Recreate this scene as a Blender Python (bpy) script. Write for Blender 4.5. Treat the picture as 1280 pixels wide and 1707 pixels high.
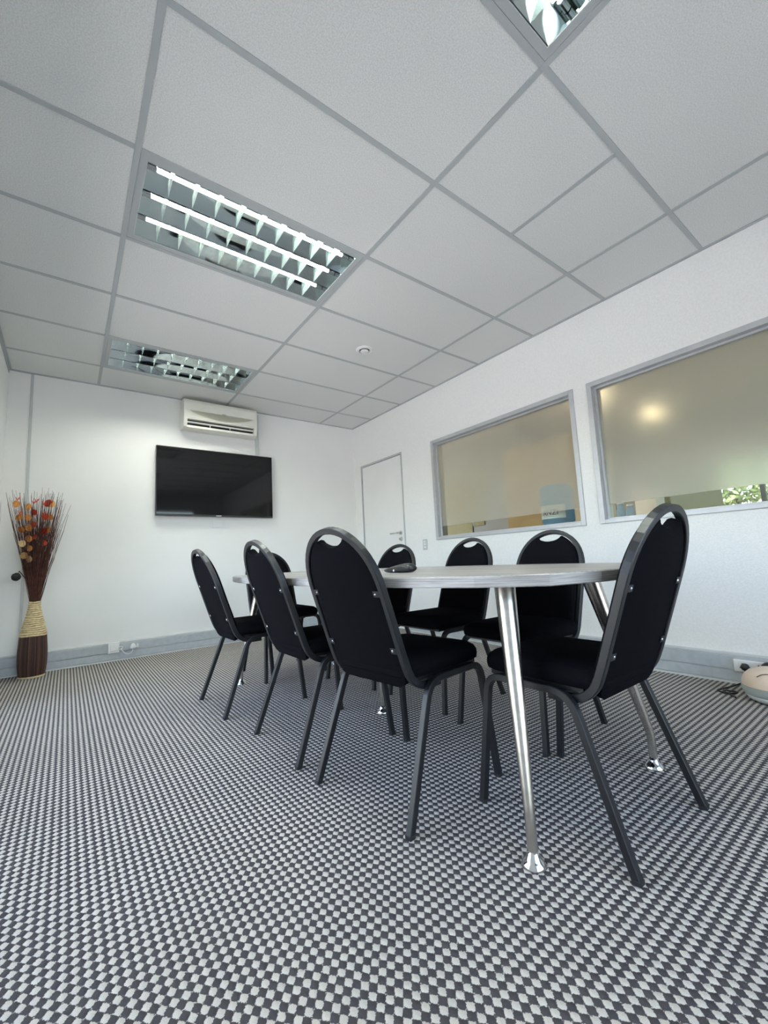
import bpy, bmesh, math, random
from mathutils import Vector, Matrix
random.seed(7)
for o in list(bpy.data.objects):
    bpy.data.objects.remove(o)
SC = bpy.context.scene
COL = SC.collection
PI = math.pi

# ------------------------------------------------------------------ camera
cam_d = bpy.data.cameras.new('camera')
cam = bpy.data.objects.new('camera', cam_d)
COL.objects.link(cam)
F_PX = 700.56
cam_d.sensor_fit = 'HORIZONTAL'
cam_d.sensor_width = 36.0
cam_d.lens = F_PX / 1280 * 36.0
cam_d.clip_start = 0.02
def cam_axes(yaw, pitch, roll):
    cy, sy, cp, sp = math.cos(yaw), math.sin(yaw), math.cos(pitch), math.sin(pitch)
    f = Vector((sy * cp, cy * cp, sp)); r = Vector((cy, -sy, 0)); u = r.cross(f)
    cr, sr = math.cos(roll), math.sin(roll)
    return cr * r + sr * u, -sr * r + cr * u, f
_r, _u, _f = cam_axes(0.6477, 0.1147, -0.0494)
cam.matrix_world = Matrix(((_r.x, _u.x, -_f.x, 0), (_r.y, _u.y, -_f.y, 0), (_r.z, _u.z, -_f.z, 0.7995), (0, 0, 0, 1)))
SC.camera = cam

# ------------------------------------------------------------------ world, sun, exposure
W = bpy.data.worlds.new('sky'); SC.world = W; W.use_nodes = True
wn = W.node_tree.nodes; wl = W.node_tree.links; wn.clear()
sky = wn.new('ShaderNodeTexSky'); sky.sky_type = 'NISHITA'; sky.sun_disc = False
sky.sun_elevation = math.radians(58); sky.sun_rotation = math.radians(0)
sky.air_density = 1.0; sky.dust_density = 2.0; sky.ozone_density = 1.0
bg = wn.new('ShaderNodeBackground'); bg.inputs['Strength'].default_value = 0.95
wo = wn.new('ShaderNodeOutputWorld')
wmx = wn.new('ShaderNodeMix'); wmx.data_type = 'RGBA'; wmx.blend_type = 'MULTIPLY'; wmx.inputs[0].default_value = 1.0
wmx.inputs[7].default_value = (1.14, 0.98, 0.94, 1)                  # camera white balance under daylight
wl.new(sky.outputs[0], wmx.inputs[6]); wl.new(wmx.outputs[2], bg.inputs[0]); wl.new(bg.outputs[0], wo.inputs[0])
sun_d = bpy.data.lights.new('sun', 'SUN'); sun_d.energy = 4.5; sun_d.angle = math.radians(0.6)
sun_d.color = (1.0, 0.95, 0.86)
sun = bpy.data.objects.new('sun', sun_d); COL.objects.link(sun)
sun.rotation_euler = Vector((0.02, -0.53, -0.85)).to_track_quat('-Z', 'Y').to_euler()
SC.view_settings.view_transform = 'Standard'
SC.view_settings.look = 'None'
SC.view_settings.exposure = 0.85
SC.view_settings.gamma = 1.0
SC.view_settings.use_curve_mapping = False
SC.cycles.max_bounces = 14
SC.cycles.diffuse_bounces = 10
SC.cycles.transmission_bounces = 10
SC.cycles.transparent_max_bounces = 12
SC.cycles.sample_clamp_indirect = 8.0

# ------------------------------------------------------------------ room numbers
XL, XR, YF, YB, ZT = -0.46, 3.125, 4.762, -1.6, 2.631
GX = [0.1934 - 1.2, 0.1934, 1.3934, 2.607]           # long tees
GY0 = 4.298                                          # first cross tee from the far wall
WT = 0.12                                            # wall thickness

# ------------------------------------------------------------------ materials
def mat(name, col=(0.8, 0.8, 0.8), rough=0.5, metal=0.0, spec=0.5, **kw):
    m = bpy.data.materials.new(name); m.use_nodes = True
    b = m.node_tree.nodes['Principled BSDF']
    b.inputs['Base Color'].default_value = (*col, 1); b.inputs['Roughness'].default_value = rough
    b.inputs['Metallic'].default_value = metal; b.inputs['Specular IOR Level'].default_value = spec
    for k, v in kw.items():
        b.inputs[k.replace('_', ' ')].default_value = v
    return m
def N(m, t, **kw):
    n = m.node_tree.nodes.new(t)
    for k, v in kw.items():
        setattr(n, k, v)
    return n
def L(m, a, b):
    m.node_tree.links.new(a, b)
def P(m):
    return m.node_tree.nodes['Principled BSDF']
def math_node(m, op, a, b=None):
    n = N(m, 'ShaderNodeMath', operation=op)
    for i, v in enumerate((a, b)):
        if v is None: continue
        if isinstance(v, (int, float)): n.inputs[i].default_value = v
        else: L(m, v, n.inputs[i])
    return n.outputs[0]
def noise(m, scale, detail=3, rough=0.5, coord='Object', vec=None):
    n = N(m, 'ShaderNodeTexNoise'); n.inputs['Scale'].default_value = scale
    n.inputs['Detail'].default_value = detail; n.inputs['Roughness'].default_value = rough
    if vec is None:
        tc = N(m, 'ShaderNodeTexCoord'); vec = tc.outputs[coord]
    L(m, vec, n.inputs['Vector'])
    return n.outputs['Fac']
def ramp(m, fac, stops):
    r = N(m, 'ShaderNodeValToRGB'); L(m, fac, r.inputs[0])
    e = r.color_ramp.elements
    while len(e) < len(stops): e.new(0.5)
    for i, (p, c) in enumerate(stops):
        e[i].position = p; e[i].color = (*c, 1)
    return r.outputs[0]
def bump(m, h, strength=0.3, dist=0.002):
    b = N(m, 'ShaderNodeBump'); b.inputs['Strength'].default_value = strength; b.inputs['Distance'].default_value = dist
    L(m, h, b.inputs['Height']); L(m, b.outputs[0], P(m).inputs['Normal'])
def noisy(name, c0, c1, scale, rough=0.5, bs=0.0, bd=0.002, detail=3, bscale=None, **kw):
    m = mat(name, c0, rough, **kw)
    f = noise(m, scale, detail)
    L(m, ramp(m, f, [(0.35, c0), (0.65, c1)]), P(m).inputs['Base Color'])
    if bs: bump(m, noise(m, bscale, 2) if bscale else f, bs, bd)
    return m

M = {}
M['wall'] = noisy('white_wall_paint', (0.80, 0.80, 0.785), (0.83, 0.83, 0.815), 1.5, 0.55, 0.05, 0.001, bscale=220)
M['wall_rough'] = noisy('textured_white_wall', (0.80, 0.80, 0.785), (0.85, 0.85, 0.835), 90, 0.5, 0.35, 0.004, detail=4, bscale=110)
M['tile'] = noisy('ceiling_tile_vinyl', (0.62, 0.62, 0.61), (0.76, 0.76, 0.75), 190, 0.7, 0.25, 0.0015, detail=3)
M['tee'] = mat('tee_grey_paint', (0.42, 0.44, 0.45), 0.45)
M['alu'] = noisy('anodised_aluminium', (0.50, 0.51, 0.53), (0.53, 0.54, 0.56), 20, 0.42, metal=0.35)
M['skirt'] = noisy('grey_trunking', (0.40, 0.43, 0.46), (0.45, 0.48, 0.51), 25, 0.45)
M['door'] = noisy('door_paint', (0.79, 0.79, 0.775), (0.82, 0.82, 0.805), 3, 0.4)
M['fabric'] = noisy('black_fabric', (0.0025, 0.0025, 0.0035), (0.0055, 0.0055, 0.0075), 420, 0.95, 0.5, 0.001, detail=3, spec=0.06)
M['frame'] = noisy('black_powder_coat', (0.006, 0.0066, 0.0085), (0.010, 0.0108, 0.0135), 300, 0.40, 0.08, 0.0002, spec=0.45)
M['rubber'] = mat('black_rubber', (0.01, 0.01, 0.011), 0.7)
M['steel'] = noisy('brushed_steel', (0.50, 0.47, 0.43), (0.62, 0.59, 0.55), 40, 0.27, metal=1.0)
M['chrome'] = noisy('chrome', (0.60, 0.60, 0.60), (0.65, 0.65, 0.65), 10, 0.10, metal=1.0)
M['mirror'] = noisy('louvre_aluminium', (0.74, 0.84, 0.83), (0.78, 0.88, 0.87), 8, 0.05, metal=1.0)
M['blade'] = noisy('louvre_blade_aluminium', (0.52, 0.61, 0.60), (0.57, 0.66, 0.65), 8, 0.24, metal=0.85)
M['lampwhite'] = mat('lamp_housing_white', (0.75, 0.78, 0.77), 0.4)
M['plastic'] = noisy('white_plastic', (0.78, 0.78, 0.77), (0.80, 0.80, 0.79), 12, 0.35)
M['greyplastic'] = noisy('light_grey_plastic', (0.50, 0.52, 0.52), (0.54, 0.56, 0.56), 12, 0.4)
M['ac'] = noisy('cream_plastic', (0.74, 0.73, 0.66), (0.77, 0.76, 0.69), 6, 0.4)
M['ac_dark'] = noisy('cream_grille', (0.60, 0.59, 0.50), (0.64, 0.63, 0.54), 80, 0.6)
M['black'] = noisy('black_plastic', (0.008, 0.008, 0.009), (0.012, 0.012, 0.013), 30, 0.35)
M['screen'] = noisy('dark_screen', (0.0025, 0.0025, 0.003), (0.0035, 0.0035, 0.004), 4, 0.05)
M['twig'] = noisy('brown_twigs', (0.045, 0.014, 0.010), (0.10, 0.034, 0.022), 30, 0.75)
M['reed'] = noisy('dark_brown_reed', (0.040, 0.014, 0.009), (0.085, 0.032, 0.020), 60, 0.6)
M['rope'] = noisy('natural_raffia', (0.52, 0.40, 0.22), (0.70, 0.58, 0.36), 50, 0.8, 0.4, 0.002)
M['orange'] = noisy('dried_orange_petal', (0.62, 0.25, 0.05), (0.80, 0.38, 0.10), 60, 0.6)
M['red'] = noisy('dried_red_petal', (0.55, 0.05, 0.03), (0.74, 0.10, 0.04), 60, 0.6)
M['tan'] = noisy('dried_tan_petal', (0.68, 0.46, 0.22), (0.80, 0.60, 0.34), 60, 0.7)
M['wood_tan'] = noisy('tan_cupboard', (0.62, 0.42, 0.19), (0.70, 0.49, 0.24), 5, 0.5)
M['olive'] = noisy('olive_pinboard', (0.22, 0.20, 0.09), (0.28, 0.25, 0.12), 40, 0.8)
M['greywall'] = noisy('office_grey_wall', (0.24, 0.235, 0.19), (0.27, 0.265, 0.215), 3, 0.6)
M['beigewall'] = noisy('office_beige_wall', (0.72, 0.69, 0.62), (0.76, 0.73, 0.66), 3, 0.6)
M['officefloor'] = noisy('office_floor', (0.25, 0.22, 0.18), (0.30, 0.27, 0.22), 6, 0.5)
M['dark'] = noisy('dark_grey_plastic', (0.03, 0.035, 0.035), (0.05, 0.055, 0.055), 12, 0.4)
M['white_gloss'] = mat('white_appliance', (0.82, 0.82, 0.80), 0.3)
M['blind'] = noisy('fabric_blind', (0.55, 0.56, 0.48), (0.60, 0.61, 0.53), 30, 0.8)
_m = M['blind']; _t = N(_m, 'ShaderNodeBsdfTranslucent'); _t.inputs[0].default_value = (0.75, 0.76, 0.66, 1)
_x = N(_m, 'ShaderNodeMixShader'); _x.inputs[0].default_value = 0.5
_o = [n for n in _m.node_tree.nodes if n.type == 'OUTPUT_MATERIAL'][0]
L(_m, P(_m).outputs[0], _x.inputs[1]); L(_m, _t.outputs[0], _x.inputs[2]); L(_m, _x.outputs[0], _o.inputs[0])
M['concrete'] = noisy('pale_paving', (0.42, 0.40, 0.37), (0.50, 0.48, 0.45), 4, 0.9)
M['leaf'] = noisy('green_leaf', (0.26, 0.34, 0.07), (0.60, 0.64, 0.26), 5, 0.5)
M['bark'] = mat('bark', (0.08, 0.05, 0.03), 0.9)
M['pod'] = mat('black_pod', (0.006, 0.006, 0.006), 0.7)
M['water'] = None

def carpet():
    m = mat('dotted_carpet', (0.3, 0.3, 0.3), 0.95, spec=0.1)
    g = N(m, 'ShaderNodeNewGeometry'); s = N(m, 'ShaderNodeSeparateXYZ')
    nz = N(m, 'ShaderNodeTexNoise'); nz.inputs['Scale'].default_value = 300; nz.inputs['Detail'].default_value = 4
    L(m, g.outputs['Position'], nz.inputs['Vector']); L(m, g.outputs['Position'], s.inputs[0])
    sx = math_node(m, 'COSINE', math_node(m, 'MULTIPLY', math_node(m, 'SUBTRACT', s.outputs[0], 0.1424), 2 * PI / 0.02085))
    sy = math_node(m, 'COSINE', math_node(m, 'MULTIPLY', math_node(m, 'SUBTRACT', s.outputs[1], 1.042), 2 * PI / 0.0254))
    v = math_node(m, 'ADD', sx, sy)
    j = math_node(m, 'MULTIPLY', math_node(m, 'SUBTRACT', nz.outputs['Fac'], 0.5), 2.2)
    vj = math_node(m, 'ADD', v, j)
    t = math_node(m, 'ADD', math_node(m, 'MULTIPLY', vj, 0.25), 0.5)
    fib = noise(m, 900, 3, 0.6, vec=g.outputs['Position'])
    big = noise(m, 2.2, 2, vec=g.outputs['Position'])
    light = ramp(m, fib, [(0.3, (0.40, 0.37, 0.325)), (0.7, (0.85, 0.79, 0.72))])
    darkc = ramp(m, fib, [(0.3, (0.035, 0.032, 0.036)), (0.7, (0.11, 0.102, 0.108))])
    k = ramp(m, t, [(0.50, (0, 0, 0)), (0.585, (1, 1, 1))])
    mx = N(m, 'ShaderNodeMix', data_type='RGBA'); L(m, k, mx.inputs[0]); L(m, darkc, mx.inputs[6]); L(m, light, mx.inputs[7])
    mul = N(m, 'ShaderNodeMix', data_type='RGBA', blend_type='MULTIPLY'); mul.inputs[0].default_value = 1
    L(m, mx.outputs[2], mul.inputs[6]); L(m, ramp(m, big, [(0.3, (0.92, 0.92, 0.92)), (0.7, (1, 1, 1))]), mul.inputs[7])
    L(m, mul.outputs[2], P(m).inputs['Base Color'])
    h = math_node(m, 'ADD', math_node(m, 'ABSOLUTE', v), math_node(m, 'MULTIPLY', fib, 0.8))
    bump(m, h, 0.55, 0.004)
    return m
M['carpet'] = carpet()

def wood_grey():
    m = mat('grey_ash_laminate', (0.5, 0.48, 0.46), 0.38)
    tc = N(m, 'ShaderNodeTexCoord'); mp = N(m, 'ShaderNodeMapping')
    mp.inputs['Scale'].default_value = (60, 2.2, 60)
    L(m, tc.outputs['Object'], mp.inputs[0])
    f = noise(m, 2.0, 6, 0.65, vec=mp.outputs[0])
    mp2 = N(m, 'ShaderNodeMapping'); mp2.inputs['Scale'].default_value = (9, 0.7, 9); L(m, tc.outputs['Object'], mp2.inputs[0])
    f2 = noise(m, 2.0, 3, 0.5, vec=mp2.outputs[0])
    mixf = math_node(m, 'ADD', math_node(m, 'MULTIPLY', f, 0.7), math_node(m, 'MULTIPLY', f2, 0.3))
    L(m, ramp(m, mixf, [(0.36, (0.13, 0.115, 0.11)), (0.47, (0.30, 0.28, 0.265)), (0.58, (0.44, 0.42, 0.40))]), P(m).inputs['Base Color'])
    bump(m, f, 0.08, 0.0006)
    return m
M['table'] = wood_grey()
def wood_edge():
    m = mat('grey_ash_edging', (0.4, 0.39, 0.38), 0.4)
    tc = N(m, 'ShaderNodeTexCoord'); mp = N(m, 'ShaderNodeMapping'); mp.inputs['Scale'].default_value = (7, 7, 260)
    L(m, tc.outputs['Object'], mp.inputs[0])
    f = noise(m, 1.0, 5, 0.6, vec=mp.outputs[0])
    L(m, ramp(m, f, [(0.34, (0.22, 0.205, 0.20)), (0.5, (0.35, 0.335, 0.325)), (0.66, (0.44, 0.425, 0.415))]), P(m).inputs['Base Color'])
    return m
M['tedge'] = wood_edge()

def clear_glass(name, tint=(0.93, 0.97, 0.95)):
    m = bpy.data.materials.new(name); m.use_nodes = True
    nt = m.node_tree; nt.nodes.clear()
    out = nt.nodes.new('ShaderNodeOutputMaterial'); mix = nt.nodes.new('ShaderNodeMixShader')
    tr = nt.nodes.new('ShaderNodeBsdfTransparent'); tr.inputs[0].default_value = (*tint, 1)
    gl = nt.nodes.new('ShaderNodeBsdfGlossy'); gl.inputs['Roughness'].default_value = 0.02
    fr = nt.nodes.new('ShaderNodeFresnel'); fr.inputs[0].default_value = 1.25
    nt.links.new(fr.outputs[0], mix.inputs[0]); nt.links.new(tr.outputs[0], mix.inputs[1]); nt.links.new(gl.outputs[0], mix.inputs[2])
    nt.links.new(mix.outputs[0], out.inputs[0])
    return m
M['glass'] = clear_glass('clear_glass')
M['bottle'] = clear_glass('blue_bottle', (0.72, 0.86, 0.92))
def milky(m, col, fac):
    nt = m.node_tree; out = [n for n in nt.nodes if n.type == 'OUTPUT_MATERIAL'][0]
    src = out.inputs[0].links[0].from_socket
    d = nt.nodes.new('ShaderNodeBsdfDiffuse'); d.inputs[0].default_value = (*col, 1)
    tr = nt.nodes.new('ShaderNodeBsdfTranslucent'); tr.inputs[0].default_value = (*col, 1)
    a = nt.nodes.new('ShaderNodeMixShader'); nt.links.new(d.outputs[0], a.inputs[1]); nt.links.new(tr.outputs[0], a.inputs[2])
    x = nt.nodes.new('ShaderNodeMixShader'); x.inputs[0].default_value = fac
    nt.links.new(src, x.inputs[1]); nt.links.new(a.outputs[0], x.inputs[2]); nt.links.new(x.outputs[0], out.inputs[0])
milky(M['bottle'], (0.38, 0.66, 0.95), 0.60)
M['tank'] = clear_glass('clear_plastic_tank'); milky(M['tank'], (0.80, 0.84, 0.83), 0.5)
def frosted():
    m = bpy.data.materials.new('frosted_film'); m.use_nodes = True
    nt = m.node_tree; nt.nodes.clear()
    out = nt.nodes.new('ShaderNodeOutputMaterial'); mix = nt.nodes.new('ShaderNodeMixShader')
    g = nt.nodes.new('ShaderNodeBsdfGlass'); g.inputs['Roughness'].default_value = 0.24; g.inputs['IOR'].default_value = 1.35
    g.inputs['Color'].default_value = (0.93, 0.95, 0.89, 1)
    d = nt.nodes.new('ShaderNodeBsdfDiffuse'); d.inputs['Color'].default_value = (0.74, 0.71, 0.64, 1)
    mix.inputs[0].default_value = 0.27
    nt.links.new(g.outputs[0], mix.inputs[1]); nt.links.new(d.outputs[0], mix.inputs[2]); nt.links.new(mix.outputs[0], out.inputs[0])
    return m
M['frost'] = frosted()
def emit(name, col, s):
    m = bpy.data.materials.new(name); m.use_nodes = True
    b = m.node_tree.nodes['Principled BSDF']
    b.inputs['Base Color'].default_value = (*col, 1)
    b.inputs['Emission Color'].default_value = (*col, 1); b.inputs['Emission Strength'].default_value = s
    return m
M['tube'] = emit('fluorescent_tube', (1.0, 1.0, 0.90), 42.0)
M['down'] = emit('warm_downlight', (1.0, 0.81, 0.54), 135.0)
M['down_dim'] = emit('dim_downlight', (1.0, 0.80, 0.52), 30.0)

# ------------------------------------------------------------------ mesh helpers
def link(name, me, m=None, parent=None, smooth=False, loc=None):
    o = bpy.data.objects.new(name, me); COL.objects.link(o)
    if m is not None and len(me.materials) == 0:
        me.materials.append(M[m] if isinstance(m, str) else m)
    if smooth:
        me.polygons.foreach_set('use_smooth', [True] * len(me.polygons))
    if parent is not None: o.parent = parent
    if loc is not None: o.location = loc
    return o
def finish(bm, name):
    me = bpy.data.meshes.new(name)
    bmesh.ops.recalc_face_normals(bm, faces=bm.faces[:])
    bm.to_mesh(me); bm.free()
    return me
def obj(name, bm, m, parent=None, smooth=False, loc=None, auto=None):
    me = finish(bm, name)
    o = link(name, me, m, parent, smooth, loc)
    if auto is not None:
        me.polygons.foreach_set('use_smooth', [True] * len(me.polygons))
        sharp_edges(me, auto)
    return o
def sharp_edges(me, deg):
    b = bmesh.new(); b.from_mesh(me)
    for e in b.edges:
        if len(e.link_faces) == 2 and e.calc_face_angle(0) > math.radians(deg):
            e.smooth = False
    b.to_mesh(me); b.free()
def box(bm, x0, x1, y0, y1, z0, z1, bev=0.0):
    v = [bm.verts.new((x, y, z)) for x in (x0, x1) for y in (y0, y1) for z in (z0, z1)]
    fs = [(0, 1, 3, 2), (4, 6, 7, 5), (0, 4, 5, 1), (2, 3, 7, 6), (0, 2, 6, 4), (1, 5, 7, 3)]
    faces = [bm.faces.new([v[i] for i in f]) for f in fs]
    if bev:
        es = list({e for f in faces for e in f.edges})
        bmesh.ops.bevel(bm, geom=es, offset=bev, segments=2, profile=0.5, affect='EDGES')
def bx(*a, bev=0.0):
    bm = bmesh.new(); box(bm, *a, bev=bev); return bm
def sweep(bm, pts, prof, n0, scale=None, caps=True):
    """profile (list of (a,b)) swept along pts; n0 = starting direction of the profile's a axis"""
    pts = [Vector(p) for p in pts]; n = Vector(n0).normalized(); rings = []
    for i, p in enumerate(pts):
        t = (pts[min(i + 1, len(pts) - 1)] - pts[max(i - 1, 0)]).normalized()
        n = (n - t * n.dot(t)).normalized(); b = t.cross(n)
        s = scale[i] if scale else 1.0
        rings.append([bm.verts.new(p + n * (u * s) + b * (w * s)) for u, w in prof])
    k = len(prof)
    for i in range(len(rings) - 1):
        for q in range(k):
            bm.faces.new((rings[i][q], rings[i][(q + 1) % k], rings[i + 1][(q + 1) % k], rings[i + 1][q]))
    if caps:
        bm.faces.new(rings[0][::-1]); bm.faces.new(rings[-1])
def rect_prof(a, b, c):
    a /= 2; b /= 2
    return [(a - c, -b), (a, -b + c), (a, b - c), (a - c, b), (-a + c, b), (-a, b - c), (-a, -b + c), (-a + c, -b)]
def circ_prof(r, k=12):
    return [(r * math.cos(2 * PI * i / k), r * math.sin(2 * PI * i / k)) for i in range(k)]
def lathe(bm, prof, k=32, c=(0, 0, 0), axis='z'):
    rings = []
    for r, z in prof:
        if r < 1e-6:
            rings.append([bm.verts.new(_ax(0, 0, z, c, axis))])
        else:
            rings.append([bm.verts.new(_ax(r * math.cos(2 * PI * i / k), r * math.sin(2 * PI * i / k), z, c, axis)) for i in range(k)])
    for a, b in zip(rings[:-1], rings[1:]):
        for i in range(k):
            j = (i + 1) % k
            if len(a) == 1 and len(b) == 1: continue
            if len(a) == 1: bm.faces.new((a[0], b[i], b[j]))
            elif len(b) == 1: bm.faces.new((a[i], b[0], a[j]))
            else: bm.faces.new((a[i], a[j], b[j], b[i]))
def _ax(x, y, z, c, axis):
    if axis == 'z': p = (x, y, z)
    elif axis == 'x': p = (z, x, y)
    else: p = (x, z, y)
    return (p[0] + c[0], p[1] + c[1], p[2] + c[2])
def fillet(pts, r, seg=6):
    """round the inner corners of a 3-D polyline"""
    pts = [Vector(p) for p in pts]; out = [pts[0]]
    for i in range(1, len(pts) - 1):
        a, p, b = pts[i - 1], pts[i], pts[i + 1]
        rr = r[i] if isinstance(r, (list, tuple)) else r
        if rr <= 0: out.append(p); continue
        d0 = (a - p).normalized(); d1 = (b - p).normalized()
        for s in range(seg + 1):
            t = s / seg
            out.append((p + d0 * rr) * (1 - t) ** 2 + p * 2 * t * (1 - t) + (p + d1 * rr) * t ** 2)
    out.append(pts[-1])
    return out
def thing(name, label, cat, loc=(0, 0, 0), rz=0.0, group=None):
    o = bpy.data.objects.new(name, None); COL.objects.link(o)
    o.empty_display_size = 0.1
    o.location = loc; o.rotation_euler = (0, 0, rz)
    return tag(o, label, cat, group)
def tag(o, label, cat, group=None):
    o['label'] = label; o['category'] = cat
    if group: o['group'] = group
    return o
def struct(o, label=None, cat=None):
    o['kind'] = 'structure'
    if label: o['label'] = label
    if cat: o['category'] = cat
    return o

# ================================================================== SETTING
# floor
struct(obj('floor', bx(XL - WT, XR + WT, YB - WT, YF + WT, -0.08, 0), 'carpet'), 'carpet of pale dots on charcoal covering the whole room', 'carpet')

# far wall
struct(obj('wall_far', bx(XL - WT, XR + WT, YF, YF + WT, -0.05, ZT + 0.25), 'wall'), 'smooth white end wall behind the television', 'wall')
# back wall (behind the camera)
BX0, BX1, BZ0, BZ1 = -0.36, 2.50, 0.06, 2.25
bm = bmesh.new()
box(bm, XL - WT, BX0, YB - WT, YB, -0.05, ZT + 0.25); box(bm, BX1, XR + WT, YB - WT, YB, -0.05, ZT + 0.25)
box(bm, BX0, BX1, YB - WT, YB, BZ1, ZT + 0.25); box(bm, BX0, BX1, YB - WT, YB, -0.05, BZ0)
struct(obj('wall_back', bm, 'wall'), 'white wall behind the viewpoint', 'wall')
# left wall with glazed opening
LY0, LY1, LZ0, LZ1 = 0.90, 3.75, 0.06, 2.12
bm = bmesh.new()
box(bm, XL - WT, XL, YB, LY0, -0.05, ZT + 0.25)
box(bm, XL - WT, XL, LY1, YF, -0.05, ZT + 0.25)
box(bm, XL - WT, XL, LY0, LY1, LZ1, ZT + 0.25)
box(bm, XL - WT, XL, LY0, LY1, -0.05, LZ0)
struct(obj('wall_left', bm, 'wall'), 'white wall at the left edge beside the vase', 'wall')
# right wall with two window openings and the door opening
W1 = (1.607, 3.226); W2 = (-0.12, 1.500); WZ = (0.987, 2.058)
D0, D1, DZ = 3.735, 4.592, 2.066
bm = bmesh.new()
zs = [-0.05, WZ[0], WZ[1], ZT + 0.25]
box(bm, XR, XR + WT, YB, W2[0], -0.05, ZT + 0.25)
box(bm, XR, XR + WT, W2[0], W2[1], -0.05, WZ[0]); box(bm, XR, XR + WT, W2[0], W2[1], WZ[1], ZT + 0.25)
box(bm, XR, XR + WT, W2[1], W1[0], -0.05, ZT + 0.25)
box(bm, XR, XR + WT, W1[0], W1[1], -0.05, WZ[0]); box(bm, XR, XR + WT, W1[0], W1[1], WZ[1], ZT + 0.25)
box(bm, XR, XR + WT, W1[1], D0, -0.05, ZT + 0.25)
box(bm, XR, XR + WT, D0, D1, DZ, ZT + 0.25)
box(bm, XR, XR + WT, D1, YF, -0.05, ZT + 0.25)
struct(obj('wall_right', bm, 'wall_rough'), 'textured white partition wall with two internal windows and a door', 'wall')

# ------------------------------------------------------------------ ceiling: slab, tees, tiles
ceil = struct(obj('ceiling', bx(XL - WT, XR + WT, YB - WT, YF + WT, ZT + 0.2, ZT + 0.28), 'lampwhite'), 'suspended ceiling of pale grey panels in a metal grid', 'ceiling')
TW = 0.024
cols = [(XL, GX[1]), (GX[1], GX[2]), (GX[2], GX[3]), (GX[3], XR)]
rows = [(GY0, YF)]
k = 0
while GY0 - 0.6 * k > YB + 0.6:
    rows.append((GY0 - 0.6 * (k + 1), GY0 - 0.6 * k)); k += 1
rows.append((YB, GY0 - 0.6 * k))
LIGHT_ROWS = {1: 0, 4: 1, 7: 2}
tile_mesh = {}
def tile(x0, x1, y0, y1):
    key = (round(x1 - x0, 3), round(y1 - y0, 3))
    g = TW / 2 - 0.001
    if key not in tile_mesh:
        hx, hy = key[0] / 2 - g, key[1] / 2 - g
        tile_mesh[key] = finish(bx(-hx, hx, -hy, hy, 0, 0.014, bev=0.0015), 'ceiling_tile')
    o = link('ceiling_tile', tile_mesh[key], 'tile', ceil, loc=((x0 + x1) / 2, (y0 + y1) / 2, ZT + 0.003))
    return o
for ri, (y0, y1) in enumerate(rows):
    for ci, (x0, x1) in enumerate(cols):
        if ci == 1 and ri in LIGHT_ROWS: continue
        if ci == 2 and ri == 6:
            xm = x0 + 0.603; tile(x0, xm, y0, y1); tile(xm, x1, y0, y1); continue
        tile(x0, x1, y0, y1)
for x in GX[1:]:
    obj('ceiling_tee', bx(x - TW / 2, x + TW / 2, YB, YF, ZT - 0.001, ZT + 0.005), 'tee', ceil)
for ri in range(len(rows) - 1):
    y = rows[ri][0]
    xs = [XL] + GX[1:] + [XR]
    for a, b in zip(xs[:-1], xs[1:]):
        obj('ceiling_tee', bx(a + (TW / 2 if a != XL else 0), b - (TW / 2 if b != XR else 0), y - TW / 2, y + TW / 2, ZT, ZT + 0.005), 'tee', ceil)
y0, y1 = rows[6]; xm = GX[2] + 0.603
obj('ceiling_tee', bx(xm - TW / 2, xm + TW / 2, y0 + TW / 2, y1 - TW / 2, ZT, ZT + 0.005), 'tee', ceil)
# wall angles round the edge
for nm, a in (('edge_angle', (XL, XR, YF - 0.02, YF, ZT - 0.004, ZT + 0.004)), ('edge_angle', (XR - 0.02, XR, YB, YF - 0.02, ZT - 0.004, ZT + 0.004)),
              ('edge_angle', (XL, XL + 0.02, YB, YF - 0.02, ZT - 0.004, ZT + 0.004))):
    obj(nm, bx(*a), 'tee', ceil)
obj('edge_angle', bx(XL, XL + 0.006, YB, YF - 0.02, ZT - 0.035, ZT - 0.004), 'tee', ceil)

# ------------------------------------------------------------------ skirting trunking
def skirting(name, label, a, b, inward):
    """a,b = floor points on the wall; profile pushed along 'inward'"""
    a = Vector(a); b = Vector(b); n = Vector(inward)
    root = struct(bpy.data.objects.new(name, None), label, 'skirting'); COL.objects.link(root)
    def run(nm, prof, m):
        bm = bmesh.new()
        r0 = [bm.verts.new(a + n * d + Vector((0, 0, z))) for d, z in prof]
        r1 = [bm.verts.new(b + n * d + Vector((0, 0, z))) for d, z in prof]
        kk = len(prof)
        for i in range(kk):
            bm.faces.new((r0[i], r0[(i + 1) % kk], r1[(i + 1) % kk], r1[i]))
        bm.faces.new(r0[::-1]); bm.faces.new(r1)
        return obj(nm, bm, m, root)
    run('trunking_body', [(0, 0), (0.030, 0), (0.030, 0.156), (0.0, 0.160)], 'skirt')
    run('lower_cover', [(0.030, 0.014), (0.037, 0.016), (0.037, 0.072), (0.030, 0.074)], 'skirt')
    run('upper_cover', [(0.030, 0.079), (0.037, 0.081), (0.037, 0.150), (0.030, 0.152)], 'skirt')
    run('top_ledge', [(0.0, 0.1605), (0.030, 0.157), (0.030, 0.162), (0.0, 0.168)], 'greyplastic')
    run('floor_ledge', [(0.0305, 0.0005), (0.040, 0.0005), (0.038, 0.012), (0.0305, 0.013)], 'greyplastic')
    return root
skirting('baseboard_far', 'grey trunking skirting along the television wall', (XL, YF - 0.0005, 0), (XR, YF - 0.0005, 0), (0, -1, 0))
skirting('baseboard_right', 'grey trunking skirting under the internal windows', (XR - 0.0005, YB, 0), (XR - 0.0005, D0 - 0.04, 0), (-1, 0, 0))
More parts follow.
